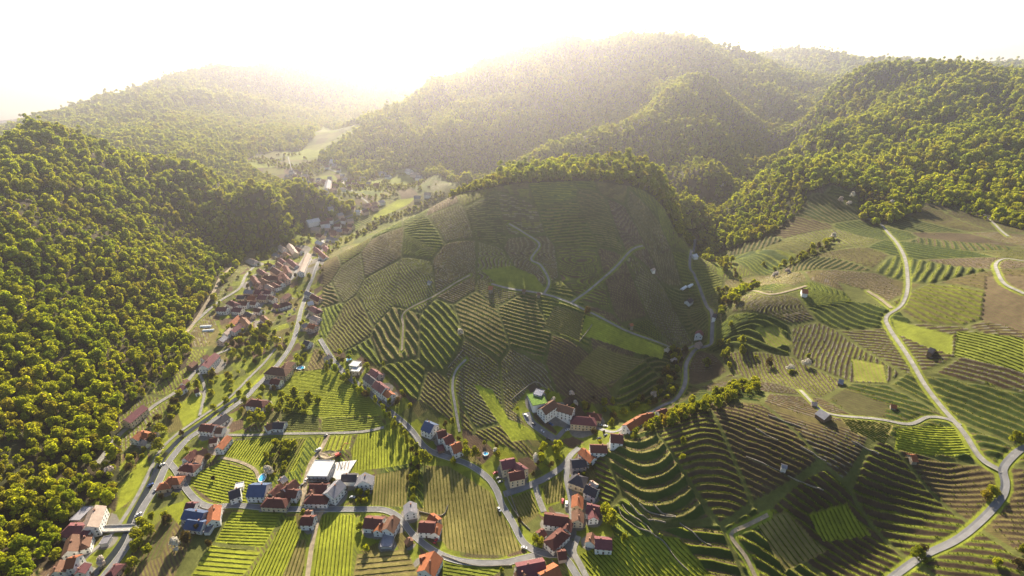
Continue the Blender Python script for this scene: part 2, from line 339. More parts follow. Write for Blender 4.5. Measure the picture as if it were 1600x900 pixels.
# outline, row direction (two picture points or None), row spacing, colour, second colour, strength, real rows?
FIELDS = [
 ([(452,582),(500,577),(538,577),(585,632),(592,650),(500,652),(445,646),(432,632)], ((445,612),(575,600)), 2.4, BRIGHT, OLIVE, .7, 1),
 ([(440,640),(498,650),(498,672),(440,672)], ((440,655),(495,652)), 2.4, OLIVE, DKGRASS, .7, 1),
 ([(503,652),(595,652),(600,668),(545,675),(503,674)], ((503,668),(590,660)), 2.6, GRASS, SOIL, .8, 1),
 ([(560,678),(612,660),(645,700),(650,722),(556,736),(548,705)], ((600,680),(600,730)), 2.4, BRIGHT, GRASS, .6, 1),
 ([(586,742),(642,730),(634,792),(578,790)], ((610,740),(608,785)), 2.4, TAN, DKGRASS, .8, 1),
 ([(668,728),(700,728),(765,768),(790,810),(818,858),(790,868),(740,866),(700,858),(660,800)], ((700,740),(712,850)), 2.6, TAN, OLIVE, .85, 1),
 ([(352,690),(425,684),(480,684),(462,735),(440,742),(405,730),(348,712)], ((400,690),(378,722)), 2.4, BRIGHT, OLIVE, .8, 1),
 ([(300,742),(347,720),(398,738),(402,748),(385,788),(335,784),(297,757)], ((320,745),(390,760)), 2.4, BRIGHT, OLIVE, .7, 1),
 ([(362,800),(442,800),(412,855),(335,847)], ((350,825),(430,828)), 2.3, BRIGHT, DKGRASS, .7, 1),
 ([(328,852),(408,862),(380,900),(298,900)], ((320,870),(395,876)), 3.2, BRIGHT, SOIL, .7, 1),
 ([(448,808),(462,806),(468,850),(440,900),(388,900),(418,858)], ((450,810),(412,896)), 2.4, BRIGHT, DKGRASS, .6, 1),
 ([(465,845),(478,842),(475,900),(442,900)], ((470,850),(455,896)), 2.6, TAN, SOIL, .9, 1),
 ([(500,804),(556,804),(548,900),(484,900)], ((525,805),(515,896)), 2.4, BRIGHT, OLIVE, .75, 1),
 ([(558,866),(636,858),(654,900),(552,900)], ((560,880),(645,872)), 4.0, TAN, SOIL, .95, 1),
 ([(692,880),(790,888),(770,900),(690,900)], ((700,885),(780,898)), 2.4, GRASS, OLIVE, .6, 1),
 ([(848,752),(884,722),(888,780),(852,788)], ((872,730),(866,785)), 2.2, TAN, OLIVE, .8, 1),
 ([(795,775),(828,764),(846,800),(812,812)], ((810,772),(828,806)), 2.2, TAN, GRASS, .8, 1),
 ([(488,684),(550,680),(546,702),(500,706)], ((520,682),(512,704)), 4.2, BRIGHT, SOIL, .95, 1),
 ([(432,685),(478,685),(452,738),(428,742),(410,738)], ((470,690),(440,735)), 2.6, GRASS, SOIL, .7, 0),
 ([(1400,670),(1460,664),(1492,668),(1525,712),(1470,712),(1398,702)], ((1400,685),(1510,695)), 2.0, BRIGHT, GRASS, .6, 1),
 ([(1392,498),(1488,524),(1488,556),(1440,540),(1402,522)], None, 0, GRASS, GRASS, 0, 0),
 ([(1495,518),(1600,530),(1600,585),(1530,565),(1490,556)], ((1500,530),(1590,556)), 2.4, GRASS, OLIVE, .7, 1),
 ([(936,540),(1010,562),(936,606),(895,582)], ((936,545),(1000,565)), 2.4, TAN, SOIL, .95, 1),
 ([(915,492),(985,524),(1040,545),(1034,562),(960,540),(908,524)], ((920,505),(1030,550)), 2.4, BRIGHT, GRASS, .5, 0),
 ([(868,478),(912,492),(905,534),(848,514)], ((860,490),(905,512)), 2.6, TAN, SOIL, .9, 1),
 ([(752,422),(800,415),(835,430),(855,456),(800,450),(775,442)], None, 0, GRASS, GRASS, 0, 0),
 ([(1312,654),(1370,660),(1396,666),(1382,696),(1330,674)], ((1320,656),(1385,685)), 1.8, TAN, OLIVE, .5, 1),
 ([(1178,812),(1228,800),(1292,862),(1226,894)], ((1200,806),(1255,880)), 3.0, TAN, SOIL, .6, 1),
 ([(902,868),(958,842),(1060,840),(1112,900),(925,900)], ((1000,840),(1050,895)), 2.4, BRIGHT, DKGRASS, .7, 1),
 ([(1262,805),(1322,788),(1362,838),(1286,848)], ((1290,800),(1310,842)), 2.4, BRIGHT, DKGRASS, .7, 1),
 ([(1540,432),(1600,432),(1600,520),(1532,500)], ((1540,450),(1595,480)), 2.4, SOIL, OLIVE, .5, 0),
 ([(1180,515),(1215,512),(1240,538),(1205,545)], ((1190,515),(1215,543)), 3.0, GRASS, TAN, .8, 0),
 ([(1308,440),(1362,455),(1392,480),(1330,470)], None, 0, OLIVE, TAN, 0, 0),
 ([(1330,560),(1380,570),(1385,598),(1335,596)], ((1350,560),(1362,598)), 2.4, GRASS, TAN, .8, 0),
 ([(318,652),(345,632),(395,600),(430,560),(418,585),(390,612),(345,645),(322,660)], None, 0, BRIGHT, GRASS, 0, 0),
 ([(275,640),(310,605),(325,640),(290,672)], None, 0, BRIGHT, GRASS, 0, 0),
 ([(190,760),(230,700),(232,735),(200,785),(180,800)], None, 0, BRIGHT, GRASS, 0, 0),
 ([(215,850),(262,800),(275,815),(250,870),(205,890)], ((260,805),(225,880)), 3, OLIVE, SOIL, .7, 0),
 ([(795,655),(825,668),(852,690),(800,690),(740,600),(770,610)], ((760,600),(840,690)), 3, BRIGHT, GRASS, .4, 0),
 ([(660,712),(700,728),(665,728)], None, 0, GRASS, GRASS, 0, 0),
 # distant meadows on the valley floor
 ([(580,345),(640,318),(650,308),(620,312),(585,335)], None, 0, BRIGHT, GRASS, 0, 0),
 ([(560,300),(650,285),(640,272),(575,283)], None, 0, GRASS, GRASS, 0, 0),
 ([(380,262),(430,262),(425,248),(390,250)], None, 0, GRASS, GRASS, 0, 0),
 ([(455,250),(500,246),(520,240),(480,232),(440,238)], None, 0, GRASS, GRASS, 0, 0),
 ([(500,205),(560,198),(570,192),(520,194)], None, 0, OLIVE, GRASS, 0, 0),
 ([(490,278),(530,282),(520,272)], None, 0, GRASS, GRASS, 0, 0),
]
FW = []
for poly, dr, sp, ca, cb, st, real in FIELDS:
    pw = hits(poly)[:, :2]
    if dr:
        a, b = hit(*dr[0]), hit(*dr[1]); v = (b-a)[:2]; v /= np.linalg.norm(v)
    else: v = np.array([1., 0.])
    FW.append((pw, v, sp, ca, cb, st, real))

OPEN = [hits(p)[:, :2] for p in (
 [(1125,505),(1130,485),(1240,520),(1262,560),(1212,618),(1100,662),(985,686),(928,720),(978,672),(1055,628),(1076,600),(1098,560)],
 [(40,1010),(40,900),(85,880),(110,840),(115,812),(150,780),(180,800),(186,745),(190,700),(184,655),(225,618),(262,592),(290,575),(300,540),(285,520),(305,500),(335,470),(362,430),(390,392),(420,388),(455,378),(480,352),(545,335),(560,322),(530,318),(515,308),(480,292),(440,285),(385,262),(385,248),(430,236),(470,236),(490,215),(505,196),(570,190),(560,205),(525,228),(500,240),(498,250),(540,262),(560,285),(600,268),(648,262),(668,278),(700,282),(720,290),(790,288),(850,285),(930,282),(990,288),(1030,310),(1060,350),(1072,372),(1090,385),(1110,440),(1125,505),(1100,560),(1078,600),(1060,628),(980,672),(930,715),(960,800),(950,1010)],
 [(900,1010),(930,715),(985,680),(1060,655),(1180,600),(1200,612),(1240,560),(1205,545),(1130,520),(1130,485),(1180,452),(1240,425),(1300,385),(1345,360),(1400,345),(1440,330),(1420,312),(1500,330),(1600,360),(1720,400),(1900,1000),(1400,1000),(900,1000)],
 [(1095,420),(1112,400),(1140,388),(1200,370),(1250,330),(1270,300),(1300,290),(1340,305),(1345,345),(1365,352),(1330,385),(1290,400),(1240,428),(1170,455),(1140,470),(1120,490),(1112,460)],
)]
WOODS = [hits(p)[:, :2] for p in (
 [(700,304),(745,288),(800,275),(900,265),(1000,268),(1045,298),(1062,340),(1045,335),(1010,300),(960,288),(880,283),(790,290),(740,300),(705,308)],
 [(1062,340),(1075,345),(1082,380),(1062,372),(1040,330)],
)]
SCRUB = [  # (outline, spacing, mix)  woody growth on open land
 ([(1085,385),(1110,395),(1150,420),(1160,445),(1120,415),(1098,405)], 8),
 ([(1045,545),(1080,545),(1068,595),(1052,622),(1005,645),(985,640),(1015,600),(1042,580)], 8),
 ([(930,612),(1010,640),(975,655),(905,640),(890,632),(905,615)], 10),
 ([(985,680),(1040,650),(1100,628),(1140,610),(1180,596),(1184,614),(1120,638),(1075,655),(1045,667),(990,690)], 5.4),
 ([(1115,520),(1150,500),(1170,530),(1160,565),(1105,590),(1090,575)], 13),
 ([(1160,560),(1240,555),(1300,560),(1240,585),(1180,592)], 20),
 ([(335,525),(400,500),(432,508),(430,535),(400,545),(385,565),(350,560)], 9),
 ([(440,615),(480,612),(505,628),(478,648),(440,650),(400,665),(395,650)], 8),
 ([(410,712),(440,690),(470,690),(440,742),(425,745)], 6),
 ([(205,830),(255,790),(300,845),(345,850),(320,870),(290,850),(262,820),(235,870),(200,900)], 9),
 ([(270,625),(300,580),(340,560),(350,590),(325,605),(300,610)], 9),
 ([(490,515),(530,560),(545,595),(600,650),(640,690),(660,720),(655,740),(635,690),(585,640),(530,590),(500,560)], 8),
 ([(700,690),(740,700),(770,740),(740,730),(700,715)], 8),
 ([(635,735),(655,715),(652,790),(640,790)], 5),
 ([(850,690),(900,700),(880,730),(850,740),(835,720)], 8),
 ([(930,790),(965,800),(975,830),(945,830)], 8),
 ([(1350,300),(1400,300),(1420,315),(1390,345),(1362,345)], 9),
 ([(1200,430),(1245,415),(1300,385),(1310,372),(1260,395),(1205,425)], 7),
 ([(1120,450),(1180,448),(1150,480),(1125,490)], 8),
 ([(1180,800),(1250,830),(1300,850),(1240,870)], 30),
 ([(1530,870),(1600,840),(1600,900),(1520,900)], 12),
 ([(1555,780),(1570,745),(1562,735),(1545,755),(1540,800)], 8),
 ([(470,500),(480,440),(500,410),(540,380),(600,350),(700,305),(690,300),(590,342),(520,385),(490,420),(465,480)], 9),
 ([(400,395),(440,380),(480,380),(470,400),(440,392),(400,410)], 9),
 ([(240,655),(290,600),(295,625),(250,680),(215,740),(190,770),(200,720)], 9),
 ([(400,600),(440,595),(430,612),(395,640),(365,640)], 9),
 ([(555,770),(575,765),(580,790),(552,790)], 5),
 ([(385,250),(440,240),(500,240),(545,255),(575,270),(650,270),(690,288),(640,305),(575,310),(520,305),(450,292),(400,265)], 11),
 ([(560,322),(585,312),(600,322),(575,340),(540,350),(520,345)], 14),
]
SCR = [(hits(p)[:, :2], s) for p, s in SCRUB]
VILLAGE = [hits(p)[:, :2] for p in (
 [(330,490),(385,420),(430,378),(520,350),(560,330),(540,365),(510,395),(500,520),(470,600),(430,640),(350,700),(250,800),(180,900),(60,900),(120,810),(220,690),(300,600),(345,520)],
 [(255,740),(320,790),(480,790),(470,740),(560,720),(600,750),(570,800),(700,790),(720,870),(640,900),(560,860),(540,830),(480,835),(440,800),(340,800),(290,830),(240,780)],
 [(520,550),(560,550),(640,620),(740,680),(870,735),(830,670),(800,640),(830,600),(910,630),(1050,620),(1060,640),(930,720),(930,760),(960,840),(880,900),(780,900),(800,830),(760,770),(650,710),(560,620)],
)]

# ------------------------------------------------------------------ roads
ROADS = [
 ('main_road', M_ASPH, 5.0, [(160,905),(200,850),(220,800),(245,760),(262,725),(290,690),(310,675),(330,660),(380,625),(400,605),(430,575),(455,540),(465,510),(472,480),(480,455),(490,430),(500,405),(505,390),(505,372),(512,358),(530,345),(560,333),(580,322)]),
 ('riverside_street', M_LANE, 2.9, [(105,905),(135,870),(170,840),(190,815),(215,775),(235,735),(250,705),(275,680),(310,655),(360,620),(390,590),(415,565),(430,545)]),
 ('wood_edge_lane', M_LANE, 4.0, [(150,728),(185,682),(205,665),(240,635),(272,615),(290,600),(310,575),(330,558),(360,545)]),
 ('garden_path', M_LANE, 2.6, [(312,583),(320,610),(312,650)]),
 ('village_street', M_ASPH, 6.0, [(385,515),(395,495),(410,475),(430,460),(440,445),(460,430),(480,395)]),
 ('upper_village_lane', M_LANE, 4.0, [(300,508),(320,490),(345,470),(375,450),(385,430),(405,410)]),
 ('forest_track', M_TRACK, 4.0, [(290,522),(310,495),(335,455),(345,435),(370,410)]),
 ('hillfoot_road', M_ASPH, 4.2, [(500,530),(520,562),(545,590),(575,612),(605,640),(640,670),(665,700),(690,712),(730,725),(760,745),(775,765),(785,790),(800,815),(820,850),(850,865),(880,870),(905,905)]),
 ('cross_street', M_ASPH, 3.9, [(264,722),(276,737),(285,755),(305,780),(328,792),(370,790),(430,795),(500,796),(560,796),(600,797),(625,810),(645,835),(680,862),(720,877),(780,880),(820,872),(845,866)]),
 ('vineyard_lane', M_TRACK, 3.2, [(480,905),(488,850),(497,812),(505,797)]),
 ('building_site_lane', M_TRACK, 4.0, [(473,790),(478,750),(487,722),(500,705),(513,680)]),
 ('field_track', M_TRACK, 2.5, [(345,715),(375,722),(398,734),(404,748)]),
 ('meadow_lane', M_LANE, 2.8, [(355,680),(400,680),(440,678),(550,676),(600,668)]),
 ('manor_road', M_ASPH, 5.0, [(787,773),(812,765),(829,758),(853,747),(880,728),(893,710),(905,700)]),
 ('narrow_street', M_ASPH, 4.5, [(889,722),(885,745),(892,780),(895,812)]),
 ('yard_lane', M_LANE, 4.5, [(836,757),(842,780),(850,800)]),
 ('side_valley_road', M_ASPH, 3.8, [(868,687),(890,668),(930,668),(965,674),(985,660),(1030,637),(1055,625),(1070,600),(1072,570),(1085,548),(1108,540),(1112,525),(1105,480),(1095,455),(1085,430),(1078,405),(1085,385),(1083,370)]),
 ('winery_drive', M_ASPH, 8.0, [(822,645),(830,660),(848,674),(868,687)]),
 ('hilltop_track', M_LANE, 2.7, [(768,444),(800,452),(850,460),(890,473),(925,490),(985,520),(1040,540),(1085,540)]),
 ('upper_hill_track', M_LANE, 2.6, [(850,460),(858,440),(845,415),(830,405),(843,382),(820,365),(795,350)]),
 ('east_hill_track', M_LANE, 2.3, [(893,473),(925,450),(960,420),(985,393),(1005,385)]),
 ('zigzag_path', M_LANE, 2.3, [(718,675),(712,640),(707,605),(712,580),(728,562)]),
 ('terrace_path', M_TRACK, 2.4, [(628,548),(630,510),(632,488),(680,462),(735,430)]),
 ('plateau_road', M_ASPH, 3.9, [(1640,690),(1600,700),(1580,715),(1566,735),(1570,760),(1555,790),(1500,840),(1440,870),(1390,905)]),
 ('vineyard_hill_road', M_LANE, 2.9, [(1566,738),(1530,715),(1500,670),(1450,610),(1420,560),(1390,515),(1385,495),(1410,475),(1418,440),(1410,395),(1380,355),(1350,340)]),
 ('bend_road', M_LANE, 2.5, [(1500,665),(1480,655),(1450,652),(1420,663),(1370,655),(1300,648),(1275,635),(1250,610)]),
 ('ridge_farm_track', M_TRACK, 2.8, [(1393,482),(1375,468),(1355,455)]),
 ('east_fork_track', M_LANE, 2.4, [(1610,410),(1570,405),(1555,415),(1565,440),(1600,460)]),
 ('hedge_track', M_LANE, 2.6, [(1530,330),(1548,345),(1575,370)]),
 ('hut_track', M_TRACK, 2.8, [(1165,458),(1200,460),(1260,447)]),
 ('lower_lane', M_LANE, 4.0, [(904,838),(896,860),(905,880),(918,905)]),
 ('stone_track', M_TRACK, 2.4, [(1200,805),(1170,820),(1142,836),(1165,870),(1182,905)]),
 ('upper_valley_road', M_LANE, 4.5, [(580,322),(560,305),(538,290),(536,275),(512,262),(525,250)]),
 ('west_meadow_road', M_LANE, 3.5, [(536,290),(500,285),(462,272),(455,262),(450,245)]),
]
RW = []
for name, mt, wd, pts in ROADS:
    RW.append((name, mt, wd, smooth_line(hits(pts), 3.0)))
def road_dist(x, y):
    d = np.full(x.shape, 1e9)
    for name, mt, wd, p in RW:
        q = p[::2] if len(p) > 4 else p
        q = np.vstack([q, p[-1:]])
        x0, y0 = q.min(0)-25; x1, y1 = q.max(0)+25
        m = np.where((x > x0)&(x < x1)&(y > y0)&(y < y1))[0]
        for i in range(0, len(m), 40000):
            mm = m[i:i+40000]
            best = np.full(len(mm), 1e9)
            for k in range(0, len(q)-1):
                a, b = q[k], q[k+1]; ab = b-a; L2 = ab@ab
                if L2 < 1e-6: continue
                px = x[mm]-a[0]; py = y[mm]-a[1]
                t = np.clip((px*ab[0]+py*ab[1])/L2, 0, 1)
                best = np.minimum(best, (px-t*ab[0])**2+(py-t*ab[1])**2)
            d[mm] = np.minimum(d[mm], np.sqrt(best)-wd/2)
    return d

# ------------------------------------------------------------------ terrain sheet (finer near, coarser far)
NA, NR = 1300, 1600
ang = np.radians(np.linspace(-68, 68, NA)); rad = np.concatenate([np.geomspace(120, 1400, int(NR*.72)), np.geomspace(1406, 6800, NR-int(NR*.72))])
RR, AA = np.meshgrid(rad, ang, indexing='ij')
X = (RR*np.sin(AA)).ravel(); Y = (RR*np.cos(AA)).ravel()
Z = ground(X, Y); D = np.hypot(X, Y)
Zg = Z.reshape(NR, NA); e = 3.0
gx = (ground(X+e, Y)-Z)/e; gy = (ground(X, Y+e)-Z)/e; slope = np.hypot(gx, gy)
open_ = np.zeros(X.shape, bool)
for p in OPEN: open_ |= inpoly(X, Y, p)
wood = ~open_
for p in WOODS: wood |= inpoly(X, Y, p)
vill = np.zeros(X.shape, bool)
for p in VILLAGE: vill |= inpoly(X, Y, p)
rd = road_dist(X, Y)
# row directions of the terraced slopes, sampled on the ground and spread to the parcels
RD = [(582,490,600,510),(620,450,640,485),(680,470,692,502),(725,487,775,505),(757,540,850,562),(770,460,820,470),(865,335,940,336),(760,350,840,352),(650,400,720,410),(1010,460,1060,480),
 (620,560,700,650),(750,600,830,680),(880,500,905,510),(960,520,1060,560),(1250,330,1350,370),(1200,370,1290,400),(1440,350,1500,365),(1420,385,1480,395),(1450,460,1530,490),(1440,440,1520,460),
 (1300,480,1380,520),(1230,500,1300,540),(1250,540,1300,600),(1440,590,1590,650),(1380,600,1440,620),(1300,600,1440,640),(1500,690,1560,700),(1550,640,1600,660),(960,720,1080,790),(1040,700,1190,800),
 (1000,740,1060,800),(1165,715,1225,740),(1160,640,1230,660),(1250,700,1290,722),(1330,690,1372,712),(1360,740,1410,765),(1440,760,1530,765),(1450,820,1530,815),(1330,850,1400,840),(1120,780,1190,840),
 (1240,820,1290,870),(1500,870,1590,850),(1230,640,1290,655),(1130,770,1200,800),(545,450,575,480),(1380,300,1420,310),(1550,380,1600,392)]
RP, RV = [], []
for x0, y0, x1, y1 in RD:
    a, b = hit(x0, y0), hit(x1, y1); v = (b-a)[:2]; v /= np.linalg.norm(v)
    if v[0] < 0: v = -v
    RP.append((a+b)[:2]/2); RV.append(v)
RP = np.array(RP); RV = np.array(RV)
def rowdir(x, y):
    w_ = 1/((x[:,None]-RP[None,:,0])**2+(y[:,None]-RP[None,:,1])**2+100)**2
    v = w_@RV; return v/np.linalg.norm(v, axis=1)[:, None]
CX, CY = 46.0, 78.0
def parcels(x, y):
    """jittered parcels: id, distance to the nearest border, centre"""
    wx = (x+.25*y+7*(fbm(x/90, y/90, 2)-.5))/CX; wy = (y+7*(fbm(x/90+40, y/90, 2)-.5))/CY
    gxi = np.floor(wx).astype(int); gyi = np.floor(wy).astype(int)
    b1 = np.full(x.shape, 1e9); b2 = np.full(x.shape, 1e9); idc = np.zeros(x.shape, int); cx = np.zeros(x.shape); cyy = np.zeros(x.shape)
    for i in (-1,0,1):
        for j in (-1,0,1):
            ci, cj = gxi+i, gyi+j
            jx = ci+.2+.6*_T[ci&255, cj&255]; jy = cj+.2+.6*_T[(ci+91)&255, (cj+37)&255]
            dd = np.hypot(wx-jx, (wy-jy))
            nb = dd < b1
            b2 = np.where(nb, b1, np.minimum(b2, dd)); idc = np.where(nb, (ci&255)*256+(cj&255), idc)
            cyy = np.where(nb, jy*CY, cyy); cx = np.where(nb, jx*CX-.25*jy*CY, cx); b1 = np.where(nb, dd, b1)
    return idc, (b2-b1)*CX*.6, cx, cyy
pid, edge, pcx, pcy = parcels(X, Y)
h1 = _T.ravel()[pid % 65536]; h2 = _T.ravel()[(pid*7+13) % 65536]; h3 = _T.ravel()[(pid*3+101) % 65536]
colA = np.zeros((len(X), 3)); colB = np.zeros((len(X), 3)); rowu = np.zeros(len(X)); rows = np.zeros(len(X))
c = lambda t: np.array(t)
sel = np.where(open_ & (D < 1200))[0]
uid, inv = np.unique(pid[sel], return_inverse=True)
first = np.zeros(len(uid), int); first[inv] = sel
cv = rowdir(pcx[first], pcy[first]); da = (_T.ravel()[(uid*11+5) % 65536]-.5)*.16
cv = np.c_[cv[:,0]*np.cos(da)-cv[:,1]*np.sin(da), cv[:,0]*np.sin(da)+cv[:,1]*np.cos(da)]
VX = np.ones(len(X)); VY = np.zeros(len(X)); VX[sel] = cv[inv, 0]; VY[sel] = cv[inv, 1]
NX, NY = VY, -VX                                     # across the rows, towards the viewer
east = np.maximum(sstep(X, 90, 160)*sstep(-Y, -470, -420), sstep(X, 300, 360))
upper = sstep(Z, 78, 100)*(X < 300)*(Y > 380)
sp_ = (2.6+4.2*h1*h1)*(1-.2*upper)+east*(.3+1.2*h3)
wcoord = X*NX+Y*NY+5.0*(fbm(X/38, Y/38, 2)-.5)+1.3*(fbm(X/8, Y/8, 2)-.5)
sn = -(gx*NX+gy*NY)
q = wcoord/sp_+h2
f = q-np.floor(q)
fr = .62-.10*east
saw = np.where(f < fr, f/fr, 1-(f-fr)/(1-fr))         # rises over the tread, falls over the bank
A_ = np.clip(np.abs(sn), .18, .5)*sp_*(.92+.1*east)
terr_amt = sstep(np.abs(sn), .02, .10)*sstep(edge, .4, 2.2)*np.where(h3 > .05, 1, .5)*(1-.4*upper)
terr_amt = terr_amt*(open_ & ~wood)*(~vill)*sstep(rd, 1.0, 4.0)*(D < 1200)
tv = saw*A_+.4*(fbm(X/3.5, Y/3.5, 2)-.5)
infield = np.zeros(X.shape, bool)
for pw, v, sp, ca, cb, st, real in FW:
    m = inpoly(X, Y, pw); infield |= m
    colA[m] = c(ca); colB[m] = c(cb); rows[m] = st*(.5 if real else 1)
    if sp: rowu[m] = (X[m]*-v[1]+Y[m]*v[0])/sp
terr_amt *= ~infield
disp = tv*terr_amt
Zd = Z+disp
# colours of the default open land
dflt = open_ & ~infield
base = np.where((h2 < .40)[:,None], c(GRASS), np.where((h2 < .64)[:,None], c(OLIVE)*1.1, np.where((h2 < .90)[:,None], c(TAN)*.85, c(SOIL))))
sec = np.where((h3 < .5)[:,None], c(SOIL), np.where((h3 < .8)[:,None], c(DKGRASS), c(OLIVE)))
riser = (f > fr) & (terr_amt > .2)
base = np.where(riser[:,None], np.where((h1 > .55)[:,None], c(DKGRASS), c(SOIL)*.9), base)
base = np.where(((f > fr-.22) & (f <= fr) & (terr_amt > .15) & (D < 900))[:,None], np.where((h2 < .72)[:,None], c(BRIGHT)*.85, c(TAN)*1.15), base)  # sunlit lip put into the tread colour, against darker banks
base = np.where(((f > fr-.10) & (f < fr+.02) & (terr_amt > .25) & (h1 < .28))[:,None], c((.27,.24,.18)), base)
base = base*(1-.36*east)[:,None]; sec = sec*(1-.36*east)[:,None]  # eastern slopes darkened: brown soil, plus terrace shade put into the colour
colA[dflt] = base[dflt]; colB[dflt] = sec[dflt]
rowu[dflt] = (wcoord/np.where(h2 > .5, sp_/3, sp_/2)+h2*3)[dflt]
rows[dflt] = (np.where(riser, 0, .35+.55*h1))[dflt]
be = dflt & (edge < 1.5) & (D < 1500)
colA[be] = c(OLIVE)*.95; rows[be] = 0
vl = vill & ~infield
nn = fbm(X/14, Y/14, 3)
gu = (X*.83+Y*.56+6*nn)/12.0; gv = (-X*.56+Y*.83+6*nn)/15.0; gi_ = np.floor(gu).astype(int); gj_ = np.floor(gv).astype(int)
g1 = _T[gi_ & 255, gj_ & 255]
gcol = np.where((g1 < .38)[:,None], c(GRASS)*.9, np.where((g1 < .58)[:,None], c(OLIVE), np.where((g1 < .74)[:,None], c(BRIGHT)*.8, np.where((g1 < .88)[:,None], c(SOIL)*1.1, c(TAN)*.8))))
gcol = gcol*(.75+.5*nn)[:,None]
colA[vl] = gcol[vl]; colB[vl] = gcol[vl]*.6; rowu[vl] = (gu*8)[vl]; rows[vl] = np.where(g1 > .74, .7, .15)[vl]
wm = wood
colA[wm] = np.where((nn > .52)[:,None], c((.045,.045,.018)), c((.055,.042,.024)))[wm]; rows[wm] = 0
mrg = (rd < 1.6) & ~wood & (D < 1200); colA[mrg] = c(GRASS)*1.05; rows[mrg] = 0
idx = np.arange(NR*NA).reshape(NR, NA)
Fq = np.stack([idx[:-1,:-1], idx[:-1,1:], idx[1:,1:], idx[1:,:-1]], -1).reshape(-1, 4)[:, ::-1]
me = bpy.data.meshes.new('terrain'); me.vertices.add(len(X)); me.vertices.foreach_set('co', np.c_[X, Y, Zd].astype(np.float32).ravel())
me.loops.add(Fq.size); me.loops.foreach_set('vertex_index', Fq.astype(np.int32).ravel()); me.polygons.add(len(Fq))
me.polygons.foreach_set('loop_start', np.arange(0, Fq.size, 4, dtype=np.int32)); me.update(calc_edges=True)
me.polygons.foreach_set('use_smooth', np.ones(len(Fq), bool))
def cattr(nm, a):
    at = me.attributes.new(nm, 'FLOAT_COLOR', 'POINT'); at.data.foreach_set('color', np.c_[a, np.ones(len(a))].astype(np.float32).ravel())
def fattr(nm, a):
    at = me.attributes.new(nm, 'FLOAT', 'POINT'); at.data.foreach_set('value', a.astype(np.float32))
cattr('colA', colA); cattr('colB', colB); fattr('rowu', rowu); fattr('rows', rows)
me.materials.append(M_TERR)
terrain = bpy.data.objects.new('terrain', me); COL.objects.link(terrain); tag(terrain, kind='structure')
del RR, AA, gx, gy
Zdg = Zd.reshape(NR, NA)
def surf(x, y):
    """height of the terraced sheet (bilinear in its own grid)"""
    x = np.atleast_1d(x).astype(float); y = np.atleast_1d(y).astype(float)
    r = np.hypot(x, y); a = np.arctan2(x, y)
    i = np.clip(np.searchsorted(rad, r)-1, 0, NR-2); j = np.clip(((a-ang[0])/(ang[1]-ang[0])).astype(int), 0, NA-2)
    fi = np.clip((r-rad[i])/(rad[i+1]-rad[i]), 0, 1); fj = np.clip((a-ang[j])/(ang[1]-ang[0]), 0, 1)
    return (Zdg[i,j]*(1-fi)*(1-fj)+Zdg[i+1,j]*fi*(1-fj)+Zdg[i,j+1]*(1-fi)*fj+Zdg[i+1,j+1]*fi*fj)

# roads as draped ribbons
for name, mt, wd, p in RW:
    t = np.gradient(p, axis=0); t /= np.linalg.norm(t, axis=1)[:, None]+1e-9; nn_ = np.c_[-t[:,1], t[:,0]]
    offs = np.array([-.5, -.17, .17, .5])
    wob = 1+.10*(fbm(p[:,0]/9, p[:,1]/9, 2)-.5)
    V = []
    for k, o in enumerate(offs):
        q_ = p+nn_*(o*wd*wob)[:, None] if False else p+nn_*(o*wd)*wob[:, None]
        V.append(np.c_[q_, surf(q_[:,0], q_[:,1])])
    V = np.stack(V, 1); lift = .12+.0007*np.hypot(p[:,0], p[:,1]); V[..., 2] = np.maximum(V[..., 2], V[:, 1:3, 2].mean(1)[:, None]-.3)+lift[:, None]
    k = len(p); vv = V.reshape(-1, 3); ff = []
    for i in range(k-1):
        for j in range(3): ff.append((i*4+j, i*4+j+1, i*4+5+j, i*4+4+j))
    o = mesh_obj(name, vv, ff, mt); tag(o, kind='structure')
# kerbs along the wider paved streets
for name, mt, wd, p in RW:
    if name in ('main_road', 'cross_street', 'hillfoot_road'):
        t = np.gradient(p, axis=0); t /= np.linalg.norm(t, axis=1)[:, None]+1e-9; nn_ = np.c_[-t[:,1], t[:,0]]; mb = MB()
        k = len(p)
        for s in (-1, 1):
            a = p+nn_*s*(wd/2+.02); b = p+nn_*s*(wd/2+.30); za = surf(a[:,0], a[:,1])+.12+.0007*np.hypot(a[:,0], a[:,1])
            v = np.stack([np.c_[a, za-.3], np.c_[a, za+.12], np.c_[b, za+.12], np.c_[b, za-.3]], 1).reshape(-1, 3)
            mb.add(v, [(i*4+j, i*4+j+1, i*4+5+j, i*4+4+j) for i in range(k-1) for j in range(3)])
        tag(mb.build('kerb', M_KERB), kind='structure')

